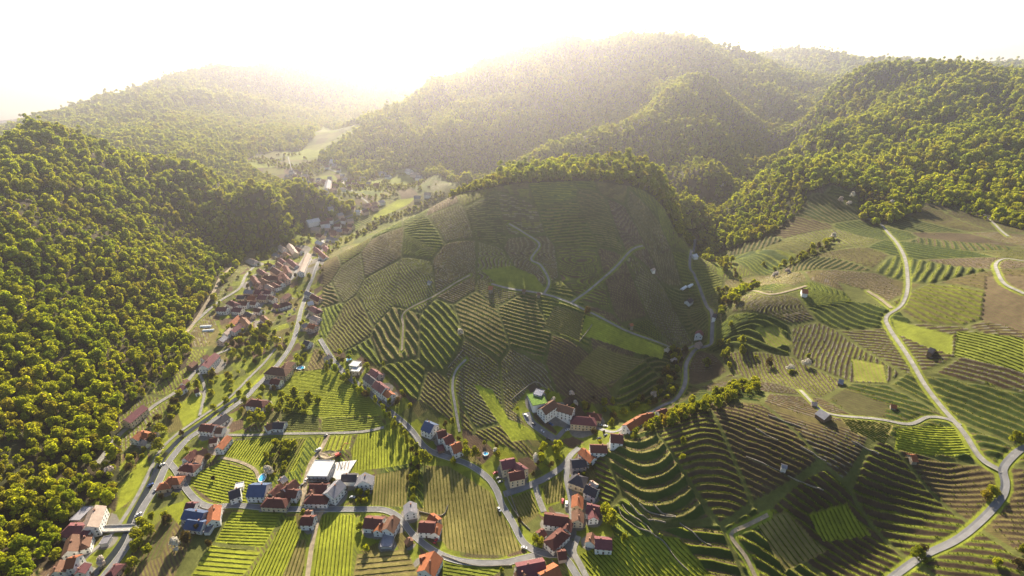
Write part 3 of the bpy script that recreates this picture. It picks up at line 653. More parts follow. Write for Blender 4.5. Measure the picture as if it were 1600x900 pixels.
# vine rows standing in the near fields
for (pw, v, sp, ca, cb, st, real) in FW:
    if not real: continue
    nrm = np.array([-v[1], v[0]]); u = pw@nrm; s = pw@v; vv = []; ff = []
    for uu in np.arange(math.ceil(u.min()/sp)*sp+sp*.25, u.max(), sp):
        ss = np.arange(s.min(), s.max(), 1.3); x = uu*nrm[0]+ss*v[0]; y = uu*nrm[1]+ss*v[1]
        m = inpoly(x, y, pw)
        if m.sum() < 3: continue
        m &= road_dist(x, y) > .8
        z = surf(x, y); k = len(ss); jit = rng.normal(0, .09, k); hh = (.5+.45*rng.random(k))*(.45+.55*abs(v[1])); hh[rng.random(k) < .05] = .15; ww = .12+.15*rng.random(k)
        xc, yc = x+nrm[0]*jit, y+nrm[1]*jit
        b = len(vv)
        for i in range(k):
            vv += [(xc[i]-nrm[0]*ww[i], yc[i]-nrm[1]*ww[i], z[i]-.1), (xc[i]-nrm[0]*ww[i]*.8, yc[i]-nrm[1]*ww[i]*.8, z[i]+hh[i]*.7), (xc[i]+nrm[0]*ww[i]*.3, yc[i], z[i]+hh[i]), (xc[i]+nrm[0]*ww[i], yc[i]+nrm[1]*ww[i], z[i]-.1)]
        for i in range(k-1):
            if m[i] and m[i+1]:
                for j in range(3): ff.append((b+i*4+j, b+i*4+j+1, b+i*4+5+j, b+i*4+4+j))
    o = mesh_obj('vine_rows', vv, ff, M_VINE); tag(o, label='rows of young vines trained across a vineyard parcel', cat='vines', kind='stuff')

# vine stocks along the terrace treads: one small leafy tuft per stock
ph = rowu-np.floor(rowu)
cand = np.where(dflt & (terr_amt > .08) & (f < fr-.04) & (D < 760) & (np.abs(ph-.72) < .17) & (edge > 1.6) & (rng.random(len(X)) < np.clip(D/420, .35, .9)*.45) & (rd > 1.5))[0]
def tufts(name, ids, mat, label):
    k = len(ids); a = rng.uniform(0, 6.28, k); hw_ = rng.uniform(.22, .42, k); hh = rng.uniform(.5, 1.15, k)
    bx_, by_, bz_ = X[ids]+rng.normal(0, .12, k), Y[ids]+rng.normal(0, .12, k), Zd[ids]
    P4 = []
    for da_ in (0, 1.57):
        cx_, sx_ = np.cos(a+da_)*hw_, np.sin(a+da_)*hw_
        P4.append(np.stack([np.c_[bx_-cx_*.5, by_-sx_*.5, bz_-.05], np.c_[bx_+cx_*.5, by_+sx_*.5, bz_-.05], np.c_[bx_+cx_, by_+sx_, bz_+hh], np.c_[bx_-cx_, by_-sx_, bz_+hh*.85]], 1))
    V = np.concatenate(P4, 0).reshape(-1, 3).astype(np.float32); nf = 2*k
    me = bpy.data.meshes.new(name); me.vertices.add(len(V)); me.vertices.foreach_set('co', V.ravel()); me.loops.add(4*nf); me.loops.foreach_set('vertex_index', np.arange(4*nf, dtype=np.int32))
    me.polygons.add(nf); me.polygons.foreach_set('loop_start', np.arange(0, 4*nf, 4, dtype=np.int32)); me.update(calc_edges=True); me.materials.append(mat)
    o = bpy.data.objects.new(name, me); COL.objects.link(o); tag(o, label=label, cat='vines', kind='stuff')
print('stocks', len(cand))
tufts('terrace_vines', cand, M_VINE, 'young vines planted along the terraces of the hillsides')
# ------------------------------------------------------------------ trees
def crown_mesh(name, mat, seed, kind='round', nleaf=620):
    """leaf clumps spread over and through a lobed crown, unit crown radius ~1, base at z=0"""
    r = np.random.default_rng(seed); lobes = []
    nl = 11 if kind != 'tall' else 7
    for i in range(nl):
        a = r.random()*6.283; hz = r.random()
        if kind == 'tall': lobes.append((.28*math.cos(a), .28*math.sin(a), .5+hz*2.0, .42-.1*hz))
        else:
            rr = .72*(1-.55*hz)*(.5+.6*r.random()); lobes.append((rr*math.cos(a), rr*math.sin(a), .5+hz*1.15, .28+.24*r.random()))
    lobes.append((0, 0, 1.0 if kind != 'tall' else 1.3, .62 if kind != 'tall' else .45))
    V = []; F = []
    for i in range(nleaf):
        lx, ly, lz, lr = lobes[r.integers(len(lobes))]
        d = r.normal(size=3); d /= np.linalg.norm(d)
        if d[2] < -.3 and r.random() < .6: d[2] = -d[2]
        p = np.array([lx, ly, lz])+d*lr*(.80+.26*r.random())
        s = .085+.075*r.random(); nrm = d+r.normal(size=3)*.42; nrm /= np.linalg.norm(nrm)
        a = np.cross(nrm, r.normal(size=3)); a /= np.linalg.norm(a); b = np.cross(nrm, a); k = len(V)
        V += [tuple(p+a*s*1.2), tuple(p+b*s), tuple(p-a*s*1.1+nrm*s*.3), tuple(p-b*s)]; F.append((k, k+1, k+2, k+3))
    me = bpy.data.meshes.new(name); me.from_pydata(V, [], F); me.update(); me.materials.append(mat); return me
def trunk_mesh(seed):
    r = random.Random(seed); mb = MB(); mb.tube((0,0,-.35), (.02,.01,.55), .075, .055); mb.tube((.02,.01,.55), (.0,.03,1.15), .055, .025)
    for i in range(5):
        a = i*1.26+r.random(); z = .4+.12*i; mb.tube((.01,.01,z), (.5*math.cos(a), .5*math.sin(a), z+.45), .028, .01, 4)
    me = bpy.data.meshes.new('trunk'); me.from_pydata([tuple(v) for v in mb.v], [], mb.f); me.update(); me.materials.append(M_BARK); return me
TR = [trunk_mesh(i) for i in range(3)]
CR = {'leaf': [crown_mesh('crown', M_LEAF, i, 'round') for i in range(7)]+[crown_mesh('crown', M_LEAF, 20, 'tall')],
      'garden': [crown_mesh('crown', M_LEAFG, 30+i) for i in range(4)], 'bud': [crown_mesh('crown', M_LEAFD, 40+i, nleaf=420) for i in range(3)],
      'blossom': [crown_mesh('crown', M_BLOSSOM, 50+i) for i in range(3)], 'tall': [crown_mesh('crown', M_LEAFG, 60+i, 'tall') for i in range(2)]}
def tree(x, y, rad_, kind, name, label, cat='tree', group=None, zsc=None, z=None):
    z = float(surf(x, y)[0]) if z is None else z
    e_ = empty(name, (x, y, z), R.random()*6.28, label=label, cat=cat, group=group)
    sz = rad_*(zsc or R.uniform(.95, 1.35)); 
    a = bpy.data.objects.new('trunk', R.choice(TR)); b = bpy.data.objects.new('crown', R.choice(CR[kind]))
    for o in (a, b): COL.objects.link(o); o.parent = e_; o.scale = (rad_*R.uniform(.9,1.1), rad_*R.uniform(.9,1.1), sz)
    return e_, b

# forest: jittered grid of positions
def scatter(x0, x1, y0, y1, st):
    gx_, gy_ = np.meshgrid(np.arange(x0, x1, st), np.arange(y0, y1, st)); gx_ = gx_.ravel(); gy_ = gy_.ravel()
    return gx_+rng.uniform(-.45, .45, len(gx_))*st, gy_+rng.uniform(-.45, .45, len(gx_))*st
def is_wood(x, y):
    o = np.zeros(x.shape, bool)
    for p in OPEN: o |= inpoly(x, y, p)
    return ~o
TX, TY, TS = [], [], []
for (r0, r1, st, sc) in ((100, 950, 7.0, 5.3), (950, 1700, 8.8, 6.2), (1700, 2800, 13.0, 8.0), (2800, 4600, 20.0, 12.0)):
    x, y = scatter(-r1*1.0, r1*1.0, 80, r1, st); d = np.hypot(x, y); m = (d >= r0)&(d < r1); x, y, d = x[m], y[m], d[m]
    z0 = ground(x, y); px, py, ff_ = proj(x, y, z0); m = (px > -260)&(px < 1860)&(py < 1100)&(y > 60); x, y = x[m], y[m]
    m = is_wood(x, y); x, y = x[m], y[m]
    m = (road_dist(x, y) > 1.5) & (rng.random(len(x)) > .05); x, y = x[m], y[m]
    TX.append(x); TY.append(y); cl_ = fbm(x/55+7, y/55, 3); TS.append(sc*(.62+.72*rng.random(len(x))**1.3)*np.where(cl_ > .62, .6, 1.0))
nW = 0
for p in WOODS:
    x, y = scatter(p[:,0].min(), p[:,0].max(), p[:,1].min(), p[:,1].max(), 5.6); m = inpoly(x, y, p); TX.append(x[m]); TY.append(y[m]); TS.append(rng.uniform(2.3, 4.4, m.sum())); nW = nW+int(m.sum())
TX = np.concatenate(TX); TY = np.concatenate(TY); TS = np.concatenate(TS)
TZ = ground(TX, TY); px, py, ff_ = proj(TX, TY, TZ+5)
inframe = (px > 5)&(px < 1595)&(py > 0)&(py < 895)
order = np.argsort(np.where(inframe, ff_, 1e9)); near = order[:290]
isnear = np.zeros(len(TX), bool); isnear[near] = True
proto = {}
for i in near:
    e_, b_ = tree(TX[i], TY[i], TS[i], 'leaf', 'forest_tree', 'fresh green broadleaf tree packed among others on the near wooded slope at left', group='broadleaf trees of the near left wood', z=float(TZ[i])-.3)
    proto.setdefault(b_.data.name, b_)
for me_ in CR['leaf']:
    if me_.name not in proto:
        i = near[len(proto)]; e_, b_ = tree(TX[i]+2, TY[i]+2, 4, 'leaf', 'forest_tree', 'fresh green broadleaf tree packed among others on the near wooded slope at left', group='broadleaf trees of the near left wood'); b_.data = me_; proto[me_.name] = b_
protos = list(proto.values())[:8]

def instanced(name, xs, ys, zs, sc, srcs, label, cat, kind='stuff'):
    me = bpy.data.meshes.new(name); me.vertices.add(len(xs)); me.vertices.foreach_set('co', np.c_[xs, ys, zs].astype(np.float32).ravel())
    a = me.attributes.new('sc', 'FLOAT', 'POINT'); a.data.foreach_set('value', np.asarray(sc, np.float32))
    o = bpy.data.objects.new(name, me); COL.objects.link(o); tag(o, label=label, cat=cat, kind=kind)
    ng = bpy.data.node_groups.new(name, 'GeometryNodeTree'); ng.interface.new_socket('Geometry', in_out='INPUT', socket_type='NodeSocketGeometry'); ng.interface.new_socket('Geometry', in_out='OUTPUT', socket_type='NodeSocketGeometry')
    N, L = ng.nodes, ng.links; gi = N.new('NodeGroupInput'); go = N.new('NodeGroupOutput'); ip = N.new('GeometryNodeInstanceOnPoints'); jn = N.new('GeometryNodeJoinGeometry')
    m2p = N.new('GeometryNodeMeshToPoints')
    for s in srcs:
        oi = N.new('GeometryNodeObjectInfo'); oi.transform_space = 'ORIGINAL'; oi.inputs['Object'].default_value = s; oi.inputs['As Instance'].default_value = True; L.new(oi.outputs['Geometry'], jn.inputs[0])
    L.new(gi.outputs[0], m2p.inputs[0]); L.new(m2p.outputs[0], ip.inputs['Points']); L.new(jn.outputs[0], ip.inputs['Instance']); ip.inputs['Pick Instance'].default_value = True
    ri = N.new('FunctionNodeRandomValue'); ri.data_type = 'INT'; ri.inputs[4].default_value = 0; ri.inputs[5].default_value = len(srcs)-1; L.new(ri.outputs[2], ip.inputs['Instance Index'])
    rr = N.new('FunctionNodeRandomValue'); rr.data_type = 'FLOAT'; rr.inputs[2].default_value = 0; rr.inputs[3].default_value = 6.283; cb = N.new('ShaderNodeCombineXYZ'); L.new(rr.outputs[1], cb.inputs[2]); L.new(cb.outputs[0], ip.inputs['Rotation'])
    na = N.new('GeometryNodeInputNamedAttribute'); na.data_type = 'FLOAT'; na.inputs[0].default_value = 'sc'; 
    rs = N.new('FunctionNodeRandomValue'); rs.data_type = 'FLOAT'; rs.inputs[2].default_value = .85; rs.inputs[3].default_value = 1.35; rs.inputs['Seed'].default_value = 5
    mu = N.new('ShaderNodeMath'); mu.operation = 'MULTIPLY'; L.new(na.outputs[0], mu.inputs[0]); L.new(rs.outputs[1], mu.inputs[1])
    cs = N.new('ShaderNodeCombineXYZ'); L.new(na.outputs[0], cs.inputs[0]); L.new(na.outputs[0], cs.inputs[1]); L.new(mu.outputs[0], cs.inputs[2]); L.new(cs.outputs[0], ip.inputs['Scale'])
    L.new(ip.outputs[0], go.inputs[0]); md = o.modifiers.new('scatter', 'NODES'); md.node_group = ng
    return o
fz = TZ-.3
m = ~isnear; isW = np.zeros(len(TX), bool); isW[len(TX)-nW:] = True; CW = np.where(m & isW)[0]; m &= ~isW
instanced('forest', TX[m], TY[m], fz[m], TS[m], protos, 'mass of spring-green broadleaf forest covering the hills', 'forest')
print('forest', len(TX))

# ------------------------------------------------------------------ buildings
HP = []
def house(p1, p2, W, hw=5.0, roof='red', wall='white', kind='gable', name='house', label='', group=None, pitch=.75, win=True, far=False, over=.5, chim=True, cat='house'):
    """p1,p2 = picture positions of the roof ridge ends"""
    hr = hw+W/2*pitch if kind != 'flat' else hw
    a = hit(*p1, up=hr); b = hit(*p2, up=hr); mid = (a+b)/2; d = (b-a)[:2]; L = max(float(np.linalg.norm(d)), 3.0)
    if kind == 'hip': L += W*.6
    rz = math.atan2(d[1], d[0]); z0 = float(surf(mid[0], mid[1])[0])
    e_ = empty(name, (mid[0], mid[1], z0), rz, label=label, cat=cat, group=group); HP.append((mid[0], mid[1], max(L, W)*.5))
    hl, hwid = L/2, W/2; zr = hw+hwid*pitch
    if kind == 'flat':
        mb = MB(); mb.box(-hl, hl, -hwid, hwid, -4, hw); mb.build('wall', WALLS[wall], e_)
        mb = MB(); mb.box(-hl-.3, hl+.3, -hwid-.3, hwid+.3, hw+.003, hw+.35)
        for (x0,x1,y0,y1) in ((-hl-.3,hl+.3,-hwid-.3,-hwid),(-hl-.3,hl+.3,hwid,hwid+.3),(-hl-.3,-hl,-hwid,hwid),(hl,hl+.3,-hwid,hwid)): mb.box(x0,x1,y0,y1,hw+.35,hw+.7)
        rf = mb.build('roof', ROOFS.get(roof, M_FLATROOF) if isinstance(roof, str) else roof, e_)
    elif kind == 'hip':
        mb = MB(); mb.box(-hl, hl, -hwid, hwid, -4, hw); mb.build('wall', WALLS[wall], e_)
        hx = max(hl-hwid*.85, .5); o_ = over
        v = [(-hl-o_,-hwid-o_,hw-.1),(hl+o_,-hwid-o_,hw-.1),(hl+o_,hwid+o_,hw-.1),(-hl-o_,hwid+o_,hw-.1),(-hx,0,zr),(hx,0,zr)]
        v2 = [(x,y,z-.25) for x,y,z in v[:4]]
        rf = mesh_obj('roof', v+v2, [(0,1,5,4),(1,2,5),(2,3,4,5),(3,0,4),(6,7,1,0),(7,8,2,1),(8,9,3,2),(9,6,0,3),(9,8,7,6)], ROOFS[roof], e_)
    else:
        v = [(-hl,-hwid,-4),(hl,-hwid,-4),(hl,hwid,-4),(-hl,hwid,-4),(-hl,-hwid,hw),(hl,-hwid,hw),(hl,hwid,hw),(-hl,hwid,hw),(-hl,0,zr-.05),(hl,0,zr-.05)]
        mesh_obj('wall', v, [(0,1,5,4),(2,3,7,6),(1,2,6,9,5),(3,0,4,8,7),(4,5,9,8),(6,7,8,9)], WALLS[wall], e_)
        o_ = over; ez = hw-o_*pitch; th = .22; x0, x1 = -hl-.35, hl+.35
        v = [(x0,-hwid-o_,ez+.05),(x1,-hwid-o_,ez+.05),(x1,0,zr+.05),(x0,0,zr+.05),(x0,hwid+o_,ez+.05),(x1,hwid+o_,ez+.05)]
        v += [(x,y,z+th) for x,y,z in v]
        rf = mesh_obj('roof', v, [(6,7,8,9),(9,8,11,10),(3,2,1,0),(4,5,2,3),(0,1,7,6),(5,4,10,11),(0,6,9,3),(3,9,10,4),(1,2,8,7),(2,5,11,8)], ROOFS[roof], e_)
    if far: return e_
    if chim and kind != 'flat':
        cx = R.uniform(-.25, .25)*L; mb = MB(); mb.box(cx-.4, cx+.4, .3, 1.1, zr-1.6, zr+1.0); mb.box(cx-.5, cx+.5, .2, 1.2, zr+1.003, zr+1.15); mb.build('chimney', M_BRICK, rf)
    if win:
        # windows: storeys on the long sides and gables
        dirs = [(0,-1,L,hwid),(0,1,L,hwid),(-1,0,W,hl),(1,0,W,hl)]
        st = [1.0] if hw < 4 else [1.0, 3.7] if hw < 7.5 else [1.0, 3.8, 6.4]
        def toworld_dir(dx, dy): return (dx*math.cos(rz)-dy*math.sin(rz), dx*math.sin(rz)+dy*math.cos(rz))
        for dx, dy, ln, off in dirs:
            wx_, wy_ = toworld_dir(dx, dy)
            if wx_*-mid[0]+wy_*-mid[1] < -.1*math.hypot(mid[0], mid[1]): continue     # side turned away from the village square
            nwin = max(1, min(7, int(ln/3.2)))
            for zz in st:
                if zz+1.3 > hw: continue
                for k_ in range(nwin):
                    u_ = (k_+.5)/nwin*ln-ln/2; g = MB(); fr = MB()
                    def bx(m_, a0, a1, b0, b1, o0, o1):
                        if dx == 0: m_.box(u_+a0, u_+a1, min(dy*(off+o0), dy*(off+o1)), max(dy*(off+o0), dy*(off+o1)), b0, b1)
                        else: m_.box(min(dx*(off+o0), dx*(off+o1)), max(dx*(off+o0), dx*(off+o1)), u_+a0, u_+a1, b0, b1)
                    if zz == 1.0 and k_ == nwin//2 and dx == 0 and dy == -1:
                        bx(g, -.6, .6, -.1, 2.2, .004, .09); g.build('door', M_DOOR, e_); continue
                    bx(g, -.5, .5, zz, zz+1.35, .004, .05); wo = g.build('window', M_GLASS, e_)
                    bx(fr, -.62, .62, zz-.14, zz-.02, .004, .16); fr.build('sill', M_FRAME, wo)
    return e_
H = house
# --- houses on the left bank
H((194,656),(222,633),9,6,'purple','cream','gable',name='apartment_house',label='long plum-roofed house with yellow walls in the shade at the wood edge',cat='house')
H((207,684),(219,674),8,5.5,'orange','white',label='orange-roofed wing of the white farmhouse below the long yellow house')
H((217,673),(232,678),8,5.5,'orange','white','hip',label='hipped orange-brown roof house joined to the farmhouse wing in the gardens')
H((222,687),(231,690),6,3.5,'pale','white',label='low tan-roofed annex in front of the orange-brown farmhouse',win=False)
H((333,661),(352,646),9,3.5,'dark','white',label='long dark-roofed hall beside the main road above the red house')
H((314,663),(335,665),9,5.5,'red','white',label='red-roofed house with white gables directly below the dark hall')
H((338,668),(348,668),8,4,'brown','white',label='small brown-roofed barn joined to the red house by the main road',win=False)
H((340,699),(355,680),7,5.5,'orange','white',label='narrow long house with vivid orange roof at the vineyard corner')
H((327,686),(339,684),6,4,'red','white',label='little red-roofed house left of the vivid orange long roof')
H((288,716),(304,702),8,6,'red','white',label='red-roofed farm wing with white wall beside the main road')
H((286,725),(302,727),8,5,'red','white','hip',label='low hipped red wing closing the farmyard towards the main road')
H((308,706),(322,700),9,4,'brown','pink',label='brown-roofed barn at the back of the roadside farmyard',win=False)
H((304,722),(309,711),7,4.5,'brown','white',label='short brown-roofed wing on the right of the roadside farmyard')
H((262,747),(278,746),8,5,'orange','pink','hip',label='orange-roofed house at the junction of main road and cross street')
H((250,756),(262,754),7,4,'orange','cream','hip',label='smaller orange hipped roof left of the junction house')
H((276,607),(286,601),7,5,'purple','white',label='plum-roofed white house on the wood edge lane')
H((284,598),(291,592),6,4,'brown','white',label='brown-roofed shed just behind the plum-roofed house',win=False)
H((303,609),(310,607),6,4.5,'red','white',label='small red-roofed cottage by the garden path fork')
H((149,789),(136,822),10,8,'pale','white',label='large inn with long pale roof and white balcony front, bottom left')
H((103,820),(132,822),11,6,'purple','white','hip',label='wide plum hipped roof next to the pale-roofed inn')
H((117,813),(138,792),7,5,'grey','cream','flat',label='flat grey-roofed wing behind the pale-roofed inn',win=False)
H((113,836),(105,860),8,6,'brown','white',label='brown-roofed house below the wide plum hipped roof')
H((131,838),(127,850),7,5.5,'brown','white','hip',label='compact brown hipped roof beside the street below the inn')
H((104,872),(119,872),9,8,'orange','white',label='tall white three-storey house with orange roof at the bottom left street')
H((85,892),(94,876),8,5,'brown','white',label='brown-roofed house at the very bottom left edge of the village')
H((122,893),(132,880),6,5,'purple','white',label='plum-roofed house on the street at the bottom left edge')
H((172,893),(182,882),6,4,'purple','pink','hip',label='small plum roof squeezed between stream and main road at bottom')
H((159,845),(171,843),6,3,'grey','grey','flat',label='flat-roofed grey garage on the terrace above the stream',win=False)
# --- cross street
H((357,769),(374,763),9,6,'dark','white',label='square dark-roofed white house among vines on the cross street')
H((368,760),(380,757),5,3.5,'white','white','flat',label='flat white-roofed annex behind the square dark-roofed house',win=False)
H((389,758),(416,758),13,6,'blue','white',label='big white house with deep blue slate roof on the cross street')
H((416,779),(443,780),9,5,'red','cream','hip',label='long red hipped farmhouse facing the cross street')
H((423,771),(438,756),8,5,'red','cream',label='red farm wing running back from the cross street farmhouse')
H((444,764),(461,749),9,6,'red','white',label='tall red-roofed house at the rear of the cross street farm')
H((448,765),(465,767),8,5.5,'red','white',label='white-gabled red-roofed house at the right of the cross street farm')
H((433,772),(446,765),7,4,'brown','cream',label='brown roof linking the wings of the cross street farm',win=False)
H((437,751),(445,744),6,3,'grey','wood',label='lean grey-roofed shed behind the cross street farm',win=False)
H((334,788),(331,812),8,5.5,'orange','white',label='long orange-brown roofed house end-on below the street bend')
H((288,797),(318,802),9,5,'blue','grey',label='upper of two dark blue-grey roofed halls below the bend')
H((292,812),(318,816),9,4,'blue','white',label='lower of two dark blue-grey roofed halls below the bend')
H((291,786),(305,787),7,4,'purple','white',label='small plum-roofed house above the two blue-grey halls')
H((322,826),(330,826),6,3,'grey','white','flat',label='small flat grey shed under the two blue-grey halls',win=False)
H((471,808),(490,808),8,5.5,'red','white',label='small white house with red roof alone south of the crossroads')
H((477,799),(486,799),6,4,'brown','white',label='little brown-roofed outbuilding behind the lone red-roofed house',win=False)
site = H((486,732),(517,732),16,9,'white','grey','flat',name='building_shell',label='unfinished block with flat white roof and scaffolded front',cat='building')
H((530,749),(512,770),11,7,'grey','white',label='large grey-roofed press house with white dormered gable beside the building site')
H((534,742),(557,742),8,4.5,'dark','white',label='dark-roofed shed joined to the grey gable barn',win=False)
H((570,738),(567,752),13,5,'grey','white',label='pale grey gabled barn at the edge of the bright vineyard')
H((484,757),(511,757),9,5.5,'red','white',label='upper red roof of the courtyard below the building site')
H((483,774),(507,774),9,5,'red','white','hip',label='lower red hipped roof on the crossroads below the building site')
H((484,773),(494,757),7,5,'brown','white',label='brown wing on the left of the courtyard below the building site')
H((570,809),(597,812),10,5,'red','white',label='wide red-roofed farmhouse on the inside of the street curve')
H((615,805),(604,826),9,6,'brown','white',label='tall brown-roofed barn end-on beside the wide red farmhouse')
H((594,815),(589,828),6,5,'orange','white',label='narrow orange gable between farmhouse and tall brown barn')
H((640,783),(641,799),9,5,'grey','white',label='grey-roofed hall standing alone north of the street curve')
H((655,817),(679,818),9,6,'red','white',label='red-roofed house with white front right of the street curve')
H((672,803),(684,812),7,5,'orange','pink',label='orange-brown roof behind the red house right of the curve')
H((684,817),(679,832),6,4.5,'orange','white',label='slim orange-roofed wing on the field side of the curve house')
H((678,862),(664,890),12,6,'orange','white',label='large white house with bright orange roof at the bottom centre')
H((664,870),(656,872),8,5,'orange','white',label='short orange cross-wing of the bottom centre house')
H((597,845),(614,845),9,2.5,'grey','grey','flat',name='pool_house',label='low grey glazed roof in the garden below the curve farm',win=False,cat='shed')
H((637,840),(640,845),5,3,'brown','wood',name='garden_shed',label='brown wooden garden shed by the street below the curve',win=False,cat='shed')
# --- hillfoot road
H((549,569),(561,568),9,5,'white','white','flat',name='villa',label='modern white flat-roofed villa beside the blue pool')
H((551,578),(563,576),8,4,'white','cream','flat',name='villa',label='lower cream block of the flat-roofed villa')
H((580,576),(592,584),9,5,'purple','pink',label='plum-roofed house behind the long dark row on the hillfoot road')
H((572,584),(586,594),9,6,'dark','white',label='upper half of the long dark-roofed white row on the hillfoot road')
H((587,595),(602,606),10,6,'purple','white',label='lower half of the long dark row, with a plum roof')
H((603,609),(612,616),8,5,'orange','white',label='orange-roofed house at the lower end of the long dark row')
H((664,658),(678,664),12,6,'blue','white',label='white house with slate blue roof and walled terrace')
H((683,676),(696,671),9,6,'red','white',label='red-roofed house just below the slate blue roof')
H((693,686),(706,678),9,6,'red','white',label='second red-roofed house down from the slate blue roof')
H((705,697),(719,690),11,5.5,'orange','white',label='orange-roofed white house lowest of the four on the hillfoot road')
H((684,702),(693,699),6,2.5,'purple','wood','flat',name='carport',label='flat reddish carport left of the lowest orange roof',win=False,cat='carport')
H((783,722),(804,716),10,7,'purple','cream',label='rear wing of the cream manor with plum roof')
H((795,740),(818,735),9,7,'red','cream',label='front wing of the cream manor with red roof')
H((806,722),(820,734),9,7,'purple','cream',label='right wing of the cream manor closing its court')
# --- winery and side valley
H((846,638),(866,624),10,8,'brown','white',label='left wing of the big white winery with brown roof')
H((867,624),(896,642),10,8,'brown','white',label='long right wing of the white winery with many windows')
H((828,624),(850,622),17,5.5,M_GREENROOF,'white','flat',name='winery_hall',label='modern winery hall topped by a bright green lawn',win=False,cat='building')
sol = H((836,610),(848,617),9,4.5,M_SOLAR,'grey','flat',name='solar_hall',label='low building roofed with blue solar glass behind the lawn roof',win=False,cat='building')
H((898,650),(926,652),11,6.5,'purple','cream','hip',label='cream inn with plum hipped roof and dormers beside the road')
H((922,645),(935,647),9,5,'red','cream','hip',label='red-roofed rear annex of the cream inn')
H((979,665),(1002,651),8,6,'orange','white',label='lower orange-roofed house in the hillside row beyond the inn')
H((990,662),(1001,655),6,4,'pale','cream',label='pale-roofed annex tucked in the hillside row',win=False)
H((1003,650),(1021,644),9,6,'orange','white',label='middle orange-roofed house in the hillside row beyond the inn')
H((1029,643),(1041,638),7,5,'red','white',label='last red-roofed house up the hillside row beyond the inn')
H((954,684),(974,677),10,6,'red','white',label='white gabled red-roofed house alone under the spur')
H((922,701),(949,690),9,6,'red','white',label='long red-roofed house on the lane under the spur')
H((909,703),(928,713),8,6,'orange','white',label='orange cross-wing of the long red house under the spur')
H((893,722),(915,714),9,6,'dark','pink',label='black-roofed pink house at the top of the narrow street')
H((899,742),(910,745),11,5,'dark','cream','hip',label='steep dark hipped barn roof on the narrow street')
H((916,758),(934,765),9,5.5,'dark','white',label='dark-roofed white house set back from the narrow street')
H((922,752),(932,757),7,5,'pale','white',label='pale gable behind the dark-roofed white house',win=False)
H((903,771),(902,790),8,5.5,'orange','cream',label='upper orange-brown roof along the narrow street')
H((903,796),(903,812),8,5.5,'brown','cream',label='lower brown roof along the narrow street')
H((917,790),(938,791),9,5,'purple','white',label='plum-roofed barn crossing behind the narrow street')
H((926,793),(928,808),7,5,'purple','white',label='short plum wing running down from the crossing barn')
H((851,804),(888,808),10,6,'red','white',label='wide red-roofed house heading the central courtyard')
H((888,810),(884,826),7,5,'red','white',label='red wing joining the courtyard house to the rounded house')
H((862,844),(879,828),9,6,'red','white','hip',label='rounded white house with red hipped roof at the village square')
H((842,833),(850,827),6,3.5,'red','white',label='tiny white house with red roof inside the courtyard')
H((872,863),(884,861),7,4,'red','pink',label='small red-roofed shed on the square below the rounded house',win=False)
H((930,843),(956,843),9,5,'purple','white',label='plum-roofed house at the edge of the lower green vineyard')
H((922,846),(925,832),6,4,'brown','white',label='brown wing of the plum-roofed house by the vineyard',win=False)
H((808,886),(851,877),11,6,'purple','cream',label='big plum-roofed farm at the bottom of the square')
H((845,899),(872,884),11,6,'orange','white',label='orange-roofed barn beside the big farm at the bottom edge')
H((820,898),(813,886),9,5,'brown','cream',label='brown wing of the big farm at the bottom edge',win=False)
# --- between main road and meadow
H((422,573),(445,575),13,7,'brown','cream','hip',name='inn',label='large brown hipped-roof inn where the main road narrows')
H((442,572),(452,563),10,7,'brown','cream','hip',label='rear wing of the large brown-roofed inn')
H((424,592),(438,593),8,5.5,'red','white',label='red-roofed house just below the large brown inn')
H((391,624),(410,626),10,6,'red','white','hip',label='red-roofed white villa in the trees between road and vineyard')
H((427,660),(444,660),9,4,'dark','white',label='black-roofed house at the left end of the meadow lane')
H((414,666),(425,660),8,4.5,'brown','white',label='brown-roofed house joined to the black roof on meadow lane')
H((335,551),(316,571),10,7,'purple','white',label='long white school-like house with plum roof below the polytunnels')
H((315,559),(323,554),7,6,'brown','white',label='brown cross-gable behind the long white house')
H((294,571),(303,564),7,4.5,'brown','wood',label='brown barn left of the long white house',win=False)
H((342,531),(350,524),8,5,'grey','pink',label='grey-roofed house lowest of the line on the upper lane')
H((350,520),(359,512),7,6,'pale','white',label='pale gabled house in the line above the grey roof')
H((361,516),(372,508),8,5,'purple','white',label='plum-roofed house at the trees above the grey roof')
H((508,559),(516,553),7,5,'pale','grey',label='pale-roofed house with garden loop at the hillfoot bend')
# --- the upper village, street by street
def row(spec, where, group):
    words = ['first','second','third','fourth','fifth','sixth','seventh','eighth','ninth','tenth','eleventh','twelfth','thirteenth','fourteenth','fifteenth','sixteenth']
    for i, (x, y, dx, dy, W_, hw, rf, kd) in enumerate(spec):
        L_ = words[i]
        H((x-dx,y-dy),(x+dx,y+dy),W_,hw,rf,R.choice(['white','white','cream','pink']),kd,label=f'{ROOFWORD[rf]}-roofed house, {L_} {where}',group=group,win=(y > 395 and W_ >= 8), far=(y < 340))
row([(347,480,8,1,9,5,'purple','gable'),(363,471,5,3,9,6,'purple','hip'),(377,462,6,1,8,4,'dark','gable'),(389,453,7,1,9,5,'grey','gable'),(398,436,4,6,8,5,'red','gable'),(409,423,5,3,8,5,'purple','gable'),(394,405,5,2,11,5,'pale','hip')],
    'up the lane nearest the left wood','houses on the upper village lane')
row([(371,481,7,1,9,5,'purple','gable'),(380,471,7,1,9,5,'red','gable'),(394,463,6,1,9,4.5,'orange','gable'),(404,453,5,2,10,5,'purple','gable'),(411,436,5,3,9,5,'brown','hip'),(420,446,4,3,8,5,'pale','gable'),(428,431,7,1,11,6,'red','hip'),(432,421,6,3,11,6,'red','gable')],
    'in the middle line of the old village','houses in the middle of the old village')
